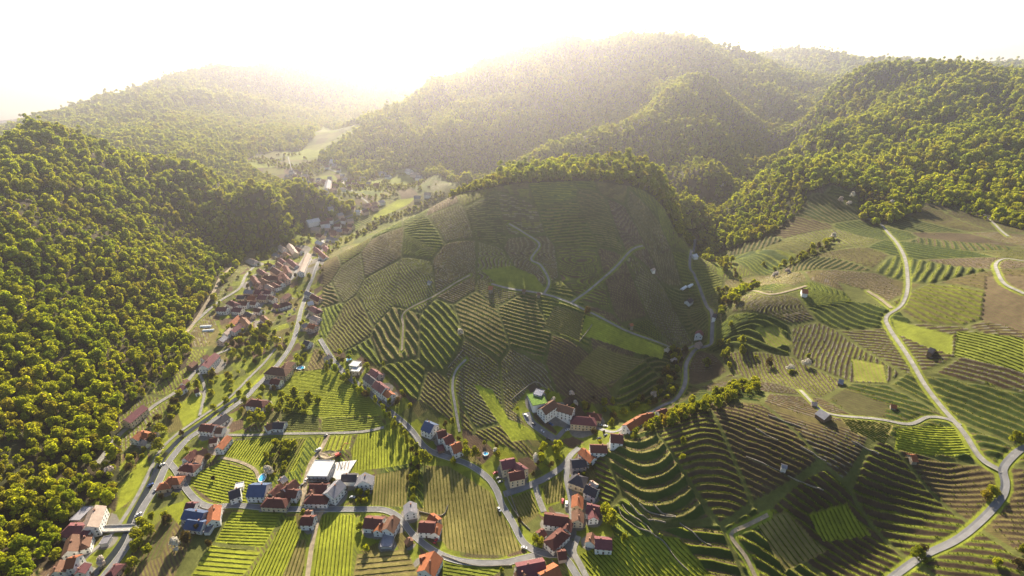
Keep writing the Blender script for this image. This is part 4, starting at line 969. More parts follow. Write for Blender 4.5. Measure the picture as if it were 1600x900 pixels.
row([(396,471,5,1,8,4,'red','gable'),(410,462,7,1,9,5,'purple','gable'),(418,454,6,1,8,5,'purple','gable'),(429,443,4,3,8,5,'red','hip'),(446,432,3,5,8,5,'red','gable'),(448,420,3,5,8,5,'red','gable'),(457,409,6,3,9,5,'purple','gable'),(441,406,4,2,8,5,'purple','gable'),(433,397,5,1,9,4,'grey','gable'),(441,385,4,3,9,5,'pale','gable')],
    'along the village street going up the valley','houses along the village street')
row([(456,386,5,7,10,7,'pale','gable'),(475,411,6,-13,10,6,'pale','gable')],'of the two long pale halls beside the stream','long pale halls beside the stream')
row([(445,461,5,-4,9,5,'red','gable'),(444,473,6,-2,9,5,'red','hip'),(433,476,4,2,8,4,'purple','gable'),(413,496,4,3,7,4,'pink' if False else 'brown','gable'),(383,501,5,5,9,4,'brown','gable'),(365,499,7,-6,9,4,'orange','gable'),(370,508,5,-3,8,5,'purple','gable')],
    'coming down from the meadow gardens below the village street','houses below the village street')
row([(475,506,4,-2,8,4,'grey','gable'),(488,507,5,1,8,5,'orange','gable'),(480,533,4,1,8,4,'dark','gable'),(492,494,4,1,8,5,'pale','hip'),(492,481,5,2,9,5,'purple','hip'),(484,471,4,-2,9,5,'white','gable'),(494,463,6,1,9,5,'red','gable'),(482,456,4,1,8,5,'grey','gable')],
    'on the hill side of the main road, counting up the valley','houses right of the main road')
row([(510,387,3,2,9,5,'purple','gable'),(500,377,5,2,10,5,'white','gable'),(518,370,5,1,10,5,'grey','hip'),(521,360,5,1,10,5,'red','gable'),(540,357,6,1,10,5,'red','gable'),(493,355,7,1,12,5,'pale','gable'),(507,347,7,-2,10,5,'purple','gable'),(488,342,9,-4,14,5,'white','gable'),(527,350,5,0,10,5,'red','gable'),(531,333,4,-1,11,5,'grey','gable')],
    'in the cluster where the valley bends behind the vineyard hill','houses at the valley bend')
row([(551,323,3,1,11,5,'purple','gable'),(572,318,4,-1,11,5,'red','gable'),(583,316,4,-1,11,5,'red','gable'),(595,313,4,-1,12,5,'grey','gable'),(516,323,4,0,11,5,'grey','gable'),(652,306,5,-1,13,6,'grey','gable'),(668,301,5,-1,13,6,'pale','gable')],
    'past the wooded spur going up the valley','houses past the wooded spur')
row([(450,273,3,1,13,5,'pale','gable'),(461,273,3,0,13,5,'red','gable'),(471,276,4,1,13,5,'red','gable'),(480,283,4,0,13,5,'grey','gable'),(491,288,4,1,13,5,'red','gable'),(500,284,3,1,13,5,'brown','gable'),(510,289,4,-1,14,5,'grey','gable'),(523,287,4,0,13,5,'red','gable'),(535,272,3,0,13,5,'grey','gable'),(545,284,4,0,13,5,'purple','gable'),(556,286,4,1,13,5,'red','gable'),(566,276,4,0,13,5,'pale','gable'),(522,256,3,0,14,5,'grey','gable'),(511,258,3,0,14,5,'red','gable')],
    'in the hazy upper hamlet on the valley floor','houses of the hazy upper hamlet')
row([(598,268,4,0,14,5,'grey','gable'),(606,273,4,0,14,5,'grey','gable'),(639,264,4,1,15,5,'grey','gable'),(648,269,5,1,15,5,'pale','gable'),(655,274,4,0,15,5,'grey','gable'),(588,286,4,0,14,5,'orange','gable')],
    'among the hazy farms at the foot of the great mountain','farms at the foot of the great mountain')
row([(505,397,4,1,9,5,'red','gable'),(496,389,4,2,9,5,'purple','gable'),(523,364,4,1,10,5,'purple','gable'),(531,358,4,0,10,5,'grey','gable'),(548,351,4,1,10,5,'red','gable'),(546,342,5,-1,10,5,'pale','gable'),(515,341,5,0,10,5,'red','gable'),(537,341,4,1,10,5,'brown','gable'),(500,366,4,1,10,5,'red','gable'),(512,352,4,0,10,5,'white','gable')],
    'filling the ribbon between the long pale halls and the valley bend','ribbon of houses before the valley bend')
row([(386,461,5,1,8,4.5,'red','gable'),(402,443,4,2,8,4.5,'brown','gable'),(418,431,5,1,8,5,'red','gable'),(438,440,3,2,8,4.5,'red','gable'),(422,412,4,1,8,5,'purple','gable'),(437,412,4,2,8,5,'red','gable'),(448,396,4,2,8,5,'brown','gable'),(403,482,5,1,8,4.5,'red','gable'),(389,489,5,2,8,4.5,'dark','gable'),(425,463,4,2,8,5,'brown','gable'),(467,388,4,2,8,5,'red','gable'),(377,493,5,-1,8,4,'brown','gable')],
    'squeezed into gaps of the old village, counted from the left lane','small infill houses of the old village')
row([(455,266,3,0,12,5,'grey','gable'),(468,268,3,0,12,5,'red','gable'),(478,272,3,1,12,5,'pale','gable'),(487,279,3,0,12,5,'red','gable'),(497,278,3,0,12,5,'grey','gable'),(507,281,3,1,12,5,'red','gable'),(516,284,3,0,12,5,'purple','gable'),(515,276,3,0,12,5,'grey','gable'),(530,280,3,0,12,5,'red','gable'),(541,278,3,1,12,5,'grey','gable'),(550,279,3,0,12,5,'red','gable'),(560,281,3,0,12,5,'brown','gable'),(529,263,3,0,12,5,'red','gable'),(519,249,3,0,13,5,'white','gable')],
    'on the far side of the hazy upper hamlet','far houses of the hazy upper hamlet')
row([(440,278,3,0,12,5,'grey','gable'),(566,288,3,0,12,5,'red','gable'),(576,284,3,0,12,5,'grey','gable'),(545,291,3,0,12,5,'red','gable'),(534,293,3,0,12,5,'pale','gable'),(520,294,3,0,12,5,'red','gable'),(507,295,3,0,12,5,'grey','gable'),(570,328,4,-1,10,5,'red','gable'),(585,322,4,-1,10,5,'purple','gable'),(558,328,3,0,10,5,'white','gable')],
    'on the near side of the hazy upper hamlet','near houses of the hazy upper hamlet')
# gravel yards round the houses
hp = np.array(HP); near_v = np.where(vill & ~infield)[0]; dm = np.full(len(near_v), 1e9)
for hx, hy, hr in hp: dm = np.minimum(dm, np.hypot(X[near_v]-hx, Y[near_v]-hy)-hr)
ym = near_v[(dm < .6+3.2*nn[near_v]*1.3) & (g1[near_v] < .8)]
colA[ym] = c((.20,.18,.155)); rows[ym] = 0
me_t = terrain.data; me_t.attributes['colA'].data.foreach_set('color', np.c_[colA, np.ones(len(colA))].astype(np.float32).ravel()); me_t.attributes['rows'].data.foreach_set('value', rows.astype(np.float32))
# huts and sheds on the slopes
def hut(x, y, roof, wall, label, s=4, hw=2.3, name='vineyard_hut', L_=4):
    H((x-L_*.5,y),(x+L_*.5,y+.6),s,hw,roof,wall,name=name,label=label,cat='hut',win=False,chim=False)
hut(767,447,'orange','stone','stone vineyard hut with orange roof at the bend of the hilltop track',7,3.5,L_=6)
hut(819,452,'brown','stone','tiny brown hut beside the hilltop track below the lit wedge')
hut(842,459,'brown','stone','small brown hut at the hilltop track junction')
hut(671,439,'grey','grey','tiny grey hut alone on the shaded hillside')
hut(1258,452,'orange','white','white hut with orange roof on the green ridge track',8,4,L_=9)
H((1282,640),(1296,648),8,3,'grey','wood',name='barn',label='long grey-roofed wooden barn beside the bend road',win=False,chim=False,cat='barn')
hut(1273,628,'pale','stone','pale stone hut at the start of the bend road')
hut(1315,593,'grey','wood','dark hut with grey roof on the tan terrace',6,L_=6)
hut(1457,546,'dark','wood','black shed at the lower edge of the plateau meadow',7,3,L_=7)
hut(1427,712,'orange','stone','orange-roofed hut at the corner of the bright plateau parcel',6,L_=7)
hut(1397,632,'orange','stone','tiny orange-roofed hut among the dark terraces')
hut(1225,729,'grey','grey','small green-grey hut in the dark vineyard block',3,2.2,L_=3.5)
hut(986,508,'orange','stone','small hut below the hilltop track, east slope')
hut(1020,420,'pale','white','small pale hut high on the east slope')
H((1092,523),(1095,513),8,4.5,'purple','white',label='plum-roofed cottage by the side valley road')
H((1115,492),(1121,489),7,4,'dark','white',label='dark-roofed cottage at the fork of the side valley road',win=False)
H((1074,470),(1080,466),7,4,'dark','white',label='dark-roofed cottage left of the side valley road',win=False)
H((1090,537),(1095,532),7,4,'pale','pink',label='pale-roofed cottage lowest on the side valley road',win=False)
hut(1085,397,'white','white','pale shed high up the side valley road',8,L_=6)
hut(1560,326,'orange','stone','orange hut under the right-hand wood',7,L_=9)

# ------------------------------------------------------------------ details of the building site
def at(px, py, up=0): 
    p = hit(px, py, up=up); return p
sm = site; 
for k_ in range(3):
    mb = MB(); mb.box(-8.5, 8.5, -9.6, -9.3, .5+k_*2.9, .7+k_*2.9); mb.box(-8.5, 8.5, -9.6, -8.3, .35+k_*2.9, .42+k_*2.9); mb.build('scaffold_deck', M_WOOD, sm)
mb = MB()
for k_ in range(9): mb.box(-8.4+k_*2.1-.05, -8.4+k_*2.1+.05, -9.55, -9.45, -1, 9.2)
mb.build('scaffold_frame', M_STEEL, sm)
p = at(532, 733); sl = empty('concrete_deck', (p[0], p[1], float(surf(p[0],p[1])[0])), .15, label='bare white concrete deck right of the unfinished block', cat='concrete deck')
mb = MB(); mb.add([(-8,-12,-3),(5,-12,-3),(12,7,-3),(-8,7,-3),(-8,-12,1.2),(5,-12,1.2),(12,7,1.2),(-8,7,1.2)], [(0,3,2,1),(4,5,6,7),(0,1,5,4),(1,2,6,5),(2,3,7,6),(3,0,4,7)]); mb.build('slab', M_FLATROOF, sl)
mb = MB()
for k_ in range(6): mb.box(-7+k_*2.6, -6.6+k_*2.6, -2, 6, 1.203, 1.6)
mb.build('timber_stack', M_WOOD, sl)
p = at(530, 712); ex = empty('mobile_crane', (p[0], p[1], float(surf(p[0],p[1])[0])+.3), .6, label='red construction crane working behind the concrete deck', cat='crane')
mb = MB(); mb.box(-2.4,2.4,-1.6,-1.0,0,.9); mb.box(-2.4,2.4,1.0,1.6,0,.9); mb.build('track', M_TYRE, ex)
mb = MB(); mb.box(-2.6,1.6,-1.2,1.2,.95,2.4); mb.box(-3.2,-2.6,-1.0,1.0,1.2,2.6); mb.build('body', M_MACH, ex)
mb = MB(); mb.box(.4,1.7,-1.15,-.1,2.45,3.6); mb.build('cab', M_GLASS, ex)
mb = MB(); mb.tube((1.2,.4,2.3),(6,.4,9.5),.35,.25); mb.tube((6,.4,9.5),(9.5,.4,7.5),.25,.15); mb.build('boom', M_MACH, ex)
mb = MB(); mb.tube((9.5,.4,7.5),(9.5,.4,3.2),.05,.05); mb.box(9.2,9.8,.1,.7,2.7,3.2); mb.build('hook', M_STEEL, ex)
def pit(px, py, r, label):
    p = at(px, py); z = float(surf(p[0], p[1])[0]); V = []; F = []
    for i in range(24):
        a = i*math.pi/12
        for rr, zz in ((r*1.25, -.2), (r*1.05, 1.0), (r*.8, .5), (r*.3, -0.0)): V.append((rr*math.cos(a)*(1+.1*math.sin(3*a)), rr*.6*math.sin(a), zz+.25*math.sin(5*a)))
    for i in range(24):
        j = (i+1) % 24
        for k_ in range(3): F.append((i*4+k_, j*4+k_, j*4+k_+1, i*4+k_+1))
    F.append(tuple(i*4+3 for i in range(24)))
    o = mesh_obj('soil_heap', V, F, M_TRACK); o.location = (p[0], p[1], z); tag(o, label=label, cat='soil heap')
pit(513, 712, 7, 'ring of dug brown earth behind the unfinished block')

# pools
def pool(px, py, lx, ly, rz, label, round_=False, basin=M_CONC):
    p = at(px, py); e_ = empty('swimming_pool', (p[0], p[1], float(surf(p[0],p[1])[0])+.25), rz, label=label, cat='pool')
    k = 24 if round_ else 4
    def ring(sx, sy, z): return [(sx*math.cos(2*math.pi*i/k), sy*math.sin(2*math.pi*i/k), z) for i in range(k)] if round_ else [(-sx,-sy,z),(sx,-sy,z),(sx,sy,z),(-sx,sy,z)]
    V = ring(lx/2+.7, ly/2+.7, -1.5)+ring(lx/2+.7, ly/2+.7, .25)+ring(lx/2, ly/2, .25)+ring(lx/2, ly/2, -.2); F = []
    for a in range(3):
        for i in range(k): j = (i+1) % k; F.append((a*k+i, a*k+j, (a+1)*k+j, (a+1)*k+i))
    mesh_obj('basin', V, F, basin, e_); mesh_obj('water_surface', ring(lx/2-.005, ly/2-.005, .05), [tuple(range(k))], M_WATER, e_)
pool(548, 561, 8, 4, .4, 'bright blue rectangular pool beside the flat-roofed villa')
pool(470, 575, 8, 6, 0, 'oval pool with white rim in the garden right of the brown inn', True, M_FRAME)
pool(410, 747, 5, 8, .3, 'white-rimmed oval pool behind the deep blue roofed house', True, M_FRAME)
pool(759, 709, 4, 4, 0, 'small round blue garden pool left of the manor', True)

# polytunnels / frames left
for i, (x, y, l) in enumerate(((322, 511, 'upper white cold frame in the allotment at the wood edge'), (326, 517, 'lower white cold frame in the allotment at the wood edge'), (1068, 452, 'left white polytunnel above the side valley road'), (1078, 448, 'right white polytunnel above the side valley road'))):
    p = at(x, y); V = []; F = []; L_, r_ = (13, 2.2)
    for s in range(9):
        for a in range(7):
            t = math.pi*a/6; V.append((-L_/2+L_*s/8, r_*math.cos(t), r_*math.sin(t)))
    for s in range(8):
        for a in range(6): F.append((s*7+a, s*7+a+1, s*7+8+a, s*7+7+a))
    F += [tuple(range(7)), tuple(range(56, 63))[::-1]]
    o = mesh_obj('polytunnel', V, F, M_CANVAS); o.location = (p[0], p[1], float(surf(p[0],p[1])[0])-.1); o.rotation_euler = (0,0,.15 if i < 2 else .8); tag(o, label=l, cat='polytunnel')

# bridge over the stream, and the stream
def ribbon(name, pts, wd, mat, lift=.1, kind='structure'):
    p = smooth_line(hits(pts), 3); t = np.gradient(p, axis=0); t /= np.linalg.norm(t, axis=1)[:,None]; n_ = np.c_[-t[:,1], t[:,0]]
    V = []
    for o_ in (-.5, .5): q_ = p+n_*o_*wd; V.append(np.c_[q_, surf(q_[:,0], q_[:,1])+lift])
    V = np.stack(V, 1).reshape(-1, 3); return tag(mesh_obj(name, V, [(2*i,2*i+1,2*i+3,2*i+2) for i in range(len(p)-1)], mat), kind=kind)
M_STREAM = mat_plain('stream_water', (.02,.022,.015), .15, .3, .3, spec=.6)
ribbon('stream', [(140,905),(172,872),(196,838),(207,808),(222,780),(240,745),(255,715),(285,683),(320,657),(370,622)], 5, M_STREAM, .1)
a, b = at(158, 828), at(208, 826); mid = (a+b)/2; L_ = np.linalg.norm((b-a)[:2])
br = empty('bridge', (mid[0], mid[1], max(a[2], b[2])+.6), math.atan2(b[1]-a[1], b[0]-a[0]), label='short concrete road bridge over the stream, bottom left', cat='bridge')
mb = MB(); mb.box(-L_/2, L_/2, -2.6, 2.6, -.6, .0); mb.build('deck', M_CONC, br)
for s in (-1, 1): mb = MB(); mb.box(-L_/2, L_/2, s*2.6-.15, s*2.6+.15, .003, 1.0); mb.build('parapet', M_CONC, br)
mb = MB(); mb.box(-1, 1, -2.4, 2.4, -4, -.603); mb.build('pier', M_CONC, br)

# stone walls
def wall(pts, h, th, label, name='stone_wall', mat=M_STONE):
    p = smooth_line(hits(pts), 2.5); t = np.gradient(p, axis=0); t /= np.linalg.norm(t, axis=1)[:,None]+1e-9; n_ = np.c_[-t[:,1], t[:,0]]; z = surf(p[:,0], p[:,1])
    a = p+n_*th/2; b = p-n_*th/2; hh = h+.12*rng.normal(size=len(p))
    V = np.stack([np.c_[a, z-1.2], np.c_[a, z+hh], np.c_[b, z+hh], np.c_[b, z-1.2]], 1).reshape(-1, 3); k = len(p)
    F = [(i*4+j, i*4+(j+1)%4, i*4+4+(j+1)%4, i*4+4+j) for i in range(k-1) for j in range(4)]+[(0,1,2,3), tuple(4*(k-1)+i for i in (3,2,1,0))]
    return tag(mesh_obj(name, V, F, mat), label=label, cat='wall')
WL = [([(965,795),(975,812),(1005,830),(1035,845),(1055,872),(1075,892)],'long curved dry-stone wall edging the green terraces by the last houses'),
 ([(972,790),(985,808),(1010,822),(1018,838)],'first curved terrace wall above the long curved wall'),
 ([(984,790),(998,806),(1020,815),(1040,818)],'second curved terrace wall above the long curved wall'),
 ([(998,790),(1012,800),(1035,808),(1055,812)],'third curved terrace wall above the long curved wall'),
 ([(1020,792),(1035,803),(1055,810)],'shortest curved terrace wall, uppermost of the set'),
 ([(1062,818),(1085,838),(1110,855)],'pale straight terrace wall right of the curved walls'),
 ([(796,768),(812,812),(800,790)][:2],'stone wall between the small vineyard and the square'),
 ([(724,548),(700,575)],'short stone wall beside the zigzag path'),
 ([(905,535),(925,508)][::-1],'straight pale wall at the right of the stepped parcel'),
 ([(668,655),(658,680),(680,690)],'garden wall around the terrace of the slate blue house'),
 ([(655,800),(690,806),(700,790)],'garden wall behind the house right of the street curve'),
 ([(690,868),(740,884),(800,884)],'long pale wall with pillars along the curved street'),
 ([(800,625),(815,612),(836,598),(860,612)],'retaining wall behind the winery halls'),
 ([(788,768),(800,792),(815,815),(828,828)],'wall at the right of the wide hillfoot road')]
for pts, l in WL: wall(pts, .9, .45, l)
# stone terrace walls on the dark block
for i, (a, b) in enumerate((((1180,672),(1215,690)),((1200,650),(1250,668)),((1165,715),(1225,740)),((1250,700),(1290,722)),((1230,745),(1285,770)),((1330,640+50),(1372,712)))):
    wall([a, b], .8, .45, f"{['first','second','third','fourth','fifth','sixth'][i]} thin pale wall line in the dark vineyard block, counting by height in the photo")

# ------------------------------------------------------------------ cars
def car_meshes():
    b = MB(); prof = [(-2.1,.35),(2.1,.35),(2.15,.75),(1.2,.95),(-2.0,1.0),(-2.15,.7)]
    v = [(x,-.85,z) for x,z in prof]+[(x,.85,z) for x,z in prof]; k = 6
    b.add(v, [tuple(range(k))[::-1], tuple(range(k,2*k))]+[(i,(i+1)%k,k+(i+1)%k,k+i) for i in range(k)])
    b.add([(-1.1,-.68,1.45),(.3,-.68,1.45),(.3,.68,1.45),(-1.1,.68,1.45),(-1.1,-.68,1.5),(.3,-.68,1.5),(.3,.68,1.5),(-1.1,.68,1.5)], [(4,5,6,7),(0,1,5,4),(1,2,6,5),(2,3,7,6),(3,0,4,7),(3,2,1,0)])
    g = MB(); g.add([(-1.75,-.8,.97),(1.0,-.8,.97),(1.0,.8,.97),(-1.75,.8,.97),(-1.1,-.67,1.446),(.3,-.67,1.446),(.3,.67,1.446),(-1.1,.67,1.446)], [(0,1,5,4),(1,2,6,5),(2,3,7,6),(3,0,4,7),(4,5,6,7)])
    wh = MB(); wh.tube((0,-.1,0),(0,.1,0),.33,.33,12)
    return b, g, wh
cb_, cg_, cw_ = car_meshes(); CM = {}
gm = bpy.data.meshes.new('cabin_glass'); gm.from_pydata(cg_.v, [], cg_.f); gm.materials.append(M_GLASS)
wm_ = bpy.data.meshes.new('wheel'); wm_.from_pydata([tuple(v) for v in cw_.v], [], cw_.f); wm_.materials.append(M_TYRE)
for k_, m_ in CARM.items():
    me_ = bpy.data.meshes.new('body'); me_.from_pydata(cb_.v, [], cb_.f); me_.materials.append(m_); CM[k_] = me_
def car(px, py, rz, colr, label, name='parked_car', van=False):
    p = at(px, py); z = float(surf(p[0], p[1])[0])+.15+.0007*math.hypot(p[0], p[1])
    e_ = empty(name, (p[0], p[1], z), math.radians(rz), label=label, cat='car', group='cars in the village')
    if van: e_.scale = (1.25, 1.15, 1.5)
    o = bpy.data.objects.new('body', CM[colr]); COL.objects.link(o); o.parent = e_
    o = bpy.data.objects.new('cabin_glass', gm); COL.objects.link(o); o.parent = e_
    for x in (-1.35, 1.35):
        for y in (-.8, .8): o = bpy.data.objects.new('wheel', wm_); COL.objects.link(o); o.parent = e_; o.location = (x, y, .33)
CARS = [(254,727,55,'white','white car driving on the main road beside the farmyard'),(236,759,60,'blue','dark blue car on the main road left of the junction'),(245,767,60,'silver','silver car parked below the junction house'),
 (217,805,62,'white','white car on the main road above the bridge'),(213,817,62,'grey','grey car behind the white one above the bridge'),
 (471,760,75,'black','black car on the lane beside the cross street farm'),(480,751,75,'white','white van at the foot of the unfinished block'),(497,705,60,'silver','silver truck on the lane above the building site'),(509,682,65,'black','black car parked at the top of the site lane'),
 (822,650,-40,'white','white car highest on the winery drive'),(834,664,-40,'black','black car parked at the edge of the winery drive'),(847,675,-40,'silver','silver car in the middle of the winery drive'),(857,687,-20,'black','black car at the lower corner of the winery drive'),
 (887,673,20,'white','white car on the road below the winery'),(899,669,20,'red','red car on the road in front of the cream inn'),(937,665,-10,'silver','left silver car parked beyond the cream inn'),(946,667,-10,'white','right white car parked beyond the cream inn'),
 (861,664,-40,'blue','blue car parked against the winery hedge'),(936,686,30,'black','black car in the yard under the spur, left'),(946,681,30,'grey','grey car in the yard under the spur, right'),
 (780,797,-60,'silver','silver car on the wide hillfoot road beside the tan vineyard'),(819,857,-10,'white','white car with dark roof parked where the road meets the square'),
 (879,784,80,'red','red car parked in the yard north of the courtyard'),(885,789,80,'white','white van parked in the yard north of the courtyard'),
 (779,748,20,'black','upper black car parked left of the manor'),(782,754,20,'grey','lower grey car parked left of the manor'),(774,740,30,'red','red car under the trees left of the manor'),
 (681,846,70,'red','red car in front of the house right of the street curve'),(436,529,10,'blue','blue car on the lane beside the main road'),(538,762,40,'white','white car parked by the grey gable barn'),(551,778,0,'silver','silver car at the bushes below the grey gable barn'),
 (122,868,50,'white','white car parked on the street at bottom left'),(126,863,50,'black','black car parked on the street at bottom left')]
for x, y, r_, c_, l in CARS: car(x, y, r_, c_, l, name='parked_van' if ('van' in l or 'truck' in l) else 'parked_car', van='van' in l or 'truck' in l)

# ------------------------------------------------------------------ blossom and single trees
def tpx(px, py, rad_, kind, name, label, group=None, zsc=None):
    p = at(px, py); return tree(p[0], p[1], rad_, kind, name, label, group=group, zsc=zsc)
for x, y, r_, l in ((720,527,3.8,'big round blossoming tree alone in the middle of the terraced hill'),(1258,574,4,'taller of two white blossom trees above the dark gully'),(1234,580,3.6,'lower left of two white blossom trees above the dark gully'),
 (838,722,3.5,'white blossoming tree right of the manor'),(893,620,3,'white blossom tree behind the winery, upper'),(899,634,2.6,'white blossom tree behind the winery, lower'),(1021,622,3.4,'white blossom tree in the side valley wood'),
 (1052,568,3.6,'pinkish blossom tree at the lower end of the green strip'),(1041,552,3,'pale blossom tree where the hilltop track leaves the hill'),(1330,310,4,'upper blossom tree on the terrace under the right wood'),
 (1312,317,3.6,'left blossom tree of the three under the right wood'),(1325,322,3.6,'lowest blossom tree of the three under the right wood'),(1362,330,4.2,'large blossom tree left of the road head'),(1391,323,4,'single white blossom tree in the brown thicket'),
 (1300,374,4,'white blossom tree at the left end of the ridge hedge'),(1210,435,4,'pink-white blossom tree on the ridge line'),(1230,428,3.6,'second pink-white tree on the ridge line'),
 (422,741,4,'round cream blossom tree behind the cross street farm'),(289,735,4,'cream blossom tree by the roadside farmyard'),(172,740,4,'pale blossom tree at the wood edge, left of the meadow'),(275,858,4.5,'pale blossom tree among the bushes at the bottom left'),
 (1128,292,4,'pale spot tree in the gorge'),(775,711,2.8,'small white shrub-tree in the manor garden')):
    tpx(x, y, r_, 'blossom', 'blossom_tree', l)
LONE = [(622,632,'orange-brown round tree below the long dark row',4,'bud'),(594,629,'small clipped tree first down the hillfoot road',2,'garden'),(601,635,'small clipped tree second down the hillfoot road',2,'garden'),(607,640,'small clipped tree third down the hillfoot road',2,'garden'),
 (707,660,'pale small tree beside the foot of the zigzag path',2.6,'garden'),(664,722,'large yellow-green tree at the head of the tan vineyard',6,'garden'),(405,553,'big bright round tree by the river gardens',6,'garden'),(466,562,'dark green round tree right of the main road',4.5,'leaf'),(433,535,'tall round tree at the river lane end',5,'garden'),
 (374,616,'first yellow tree along the riverside street from the inn',3.4,'garden'),(390,603,'second yellow tree along the riverside street from the inn',3.2,'garden'),(355,630,'third yellow tree along the riverside street from the inn',3.6,'garden'),(335,640,'fourth yellow tree along the riverside street from the inn',3.2,'garden'),
 (1067,692,'round tree alone on the striped spur slope',2.8,'garden'),(1065,718,'dark round bush below the round tree on the spur slope',2.4,'leaf'),(1540,778,'left yellow-green tree beside the plateau road',3.4,'garden'),(1548,772,'right yellow-green tree beside the plateau road',3.6,'garden'),
 (1431,870,'yellow-green tree in the dark hollow by the plateau road',4,'garden'),(1438,862,'brown budding tree behind the yellow one in the dark hollow',3.4,'bud'),(1192,414,'single yellow-green tree on the dark slope under the ridge',3,'garden'),(917,489,'brown bushy tree on the hilltop track',3.6,'bud'),
 (393,650,'bright yellow bush-tree in the villa garden',3.4,'garden'),(1585,690,'yellow hedge tree at the upper right road bend',3.6,'garden'),(334,748,'low shrub at the edge of the green vineyard',2,'bud'),(310,828,'russet tree beside the small flat shed',3.4,'bud'),
 (955,820,'bright yellow tree behind the plum-roofed house',5,'garden'),(948,808,'second bright yellow tree behind the narrow street',4.5,'garden'),(975,842,'small yellow bush at the field corner',2.5,'garden'),(560,785,'yellow shrub tree at the street below the grey gable barn',2.6,'garden'),
 (600,572,'small round tree beside the pink plum-roofed house',2.2,'garden'),(845,850,'dark green tree in the triangular garden on the square',3,'garden'),(836,845,'bright green tree in the triangular garden on the square',3,'garden'),(241,690,'tall orange-brown tree right of the farmhouse in the gardens',5,'bud'),(250,700,'large green tree among the gardens by the river',5.5,'garden')]
for i, (x, y) in enumerate(((556,602),(566,610),(578,618),(588,632),(600,645),(610,655),(618,668),(628,676),(636,690),(645,700),(652,712),(545,590),(520,572),(512,578))):
    tpx(x, y+3, R.uniform(2.6, 3.6), 'tall', 'tall_tree', 'tall slim tree on the bank below the hillfoot road', group='tall trees on the bank below the hillfoot road', zsc=R.uniform(1.3, 1.7))
for x, y, l, r_, k_ in LONE: tpx(x, y+2, r_, k_, 'garden_tree', l)
def clear_of_houses(x, y, r_):
    for hx, hy, hr in HP:
        if (x-hx)**2+(y-hy)**2 < (hr*.8+r_*.8)**2: return False
    return True
# woody growth on open land: each tree its own thing
SL = ['leafy tree of the thicket at the mouth of the gorge','leafy tree of the dark wood beside the side valley road','bush of the slope wood above the cream inn','sunlit yellow-green tree on the crest of the spur','scrub tree on the green bank right of the side valley','tree of the dark gully below the two blossom trees',
 'tree of the riverside grove below the upper village','garden tree between the villa and the vineyard','bush in the narrow strip left of the building site','tree of the wooded bank at the bottom left','tree beside the wood edge lane near the white house','tree on the shady bank above the square fields',
 'garden tree near the lowest orange house','yellow-green hedge tree left of the tan vineyard','tree of the hollow right of the manor','tree behind the narrow street','budding tree in the brown thicket beside the road head','hedge tree along the ridge',
 'scrub tree at the tip of the ridge','lone scrub tree on the lower spur slope','tree at the bottom right corner','tree beside the plateau road','tree on the sunlit edge of the vineyard hill','tree between upper village and valley bend','tree along the riverside meadow','tree of the gardens below the inn','shrub beside the grey gable barn','hazy tree between the houses of the upper hamlet','tree by the road at the valley bend']
KM = [('garden','leaf'),('garden','bud'),('garden','bud'),('garden','garden'),('garden','garden'),('garden','bud'),('garden','bud'),('garden','garden'),('garden','garden'),('garden','bud'),('garden','bud'),('leaf','bud'),('garden','garden'),('garden','garden'),('leaf','bud'),('garden','garden'),('bud','bud'),('garden','garden'),('garden','bud'),('garden','bud'),('leaf','bud'),('garden','leaf'),('garden','garden'),('garden','leaf'),('garden','bud'),('garden','bud'),('garden','garden'),('garden','leaf'),('garden','leaf')]
GT = []
for (pw, st), l, km in zip(SCR, SL, KM):
    x, y = scatter(pw[:,0].min(), pw[:,0].max(), pw[:,1].min(), pw[:,1].max(), st); m = inpoly(x, y, pw); x, y = x[m], y[m]
    m = road_dist(x, y) > 1.8
    if 'hamlet' in l: m &= fbm(x/70, y/70, 2) > .47
    x, y = x[m], y[m]
    for a, b in zip(x, y):
        r_ = min(st*.5, 3.7)*R.uniform(.55, 1.25)*(1.3 if 'spur' in l else 1)
        if clear_of_houses(a, b, r_): GT.append((a, b, r_, R.choice(km+(km[0],)), l))
ga = np.array([(g[0], g[1], g[2]) for g in GT]); gp = proj(ga[:,0], ga[:,1], ground(ga[:,0], ga[:,1])+3); vis = (gp[0] > 0)&(gp[0] < 1600)&(gp[1] > 0)&(gp[1] < 900)
od = np.argsort(-np.where(vis, ga[:,2]/gp[2], 0)); rest = []; gproto = {}
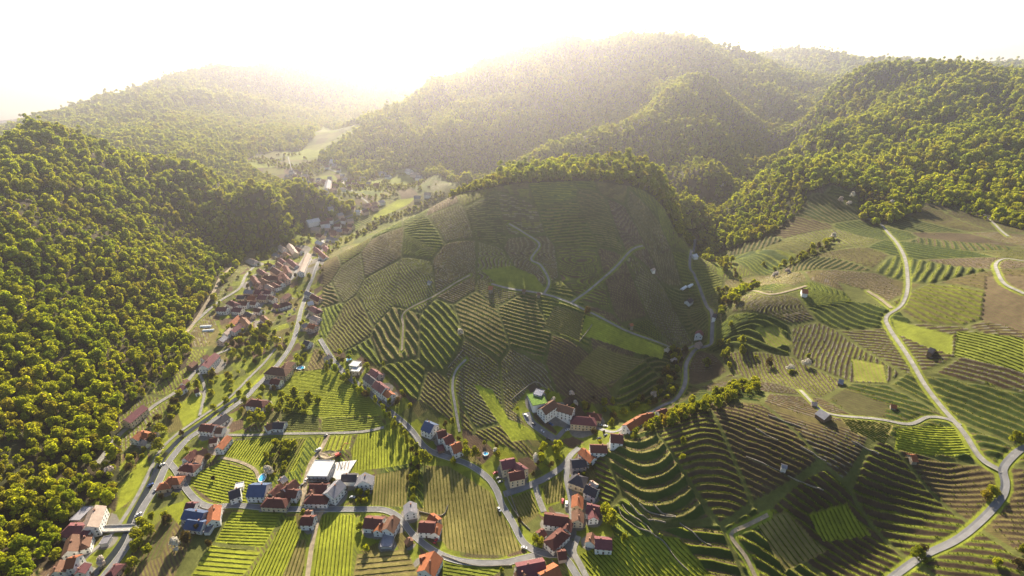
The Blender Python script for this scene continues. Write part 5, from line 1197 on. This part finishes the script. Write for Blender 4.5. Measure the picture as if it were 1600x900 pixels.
for n_, i in enumerate(od):
    g = GT[i]
    if n_ < 285:
        e_, b_ = tree(g[0], g[1], g[2], g[3], 'grove_tree', g[4], group=g[4].replace('tree', 'trees', 1))
        if g[3] != 'blossom': gproto.setdefault(b_.data.name, b_)
    else: rest.append(i)
rest = np.array(rest)
if len(rest): instanced('thicket', ga[rest,0], ga[rest,1], surf(ga[rest,0], ga[rest,1])-.2, ga[rest,2], list(gproto.values())[:7], 'smaller trees and bushes of the hedges and thickets on the slopes', 'thicket')
instanced('crest_wood', TX[CW], TY[CW], fz[CW], TS[CW], [o_ for o_ in gproto.values() if o_.data in CR['garden']] or list(gproto.values())[:3], 'sunlit band of bright trees along the crest of the vineyard hill', 'wood')  # garden crowns chosen to put the backlit brightness into the leaf colour
print('grove trees', len(GT))
# gardens between the houses
x, y = [], []
for pw in VILLAGE:
    a, b = scatter(pw[:,0].min(), pw[:,0].max(), pw[:,1].min(), pw[:,1].max(), 15); m = inpoly(a, b, pw); x.append(a[m]); y.append(b[m])
x = np.concatenate(x); y = np.concatenate(y)
m = road_dist(x, y) > 2
for p in [f_[0] for f_ in FW]+[s_[0] for s_ in SCR]: m &= ~inpoly(x, y, p)
x, y = x[m], y[m]; k_ = 0
for a, b in zip(x, y):
    r_ = R.uniform(1.6, 3.6)
    if not clear_of_houses(a, b, r_) or R.random() < .25: continue
    k_ += 1
    if k_ > 260: break
    tree(a, b, r_, R.choice(['garden','garden','leaf','bud','blossom'] if R.random() < .4 else ['garden','leaf','bud']), 'orchard_tree', 'small garden tree between the houses of the village', group='garden trees between the houses')
print('garden trees', k_)

# ------------------------------------------------------------------ air
mh, nt, N, L = newmat('haze_air'); out = N.new('ShaderNodeOutputMaterial'); pv = N.new('ShaderNodeVolumePrincipled'); L.new(pv.outputs[0], out.inputs['Volume'])
pv.inputs['Color'].default_value = (.97, .92, 1.0, 1); pv.inputs['Density'].default_value = HAZE_DENSITY; pv.inputs['Anisotropy'].default_value = HAZE_ANISO
mb = MB(); zmin = float(Zd.min())-1.5; zmax = max(float(Zd.max())+30, CAM_H+20); mb.box(-7200, 7200, -400, 7200, zmin-6, zmax)
o = mb.build('haze', mh); tag(o, kind='stuff', label='thin valley haze glowing towards the sun', cat='haze')
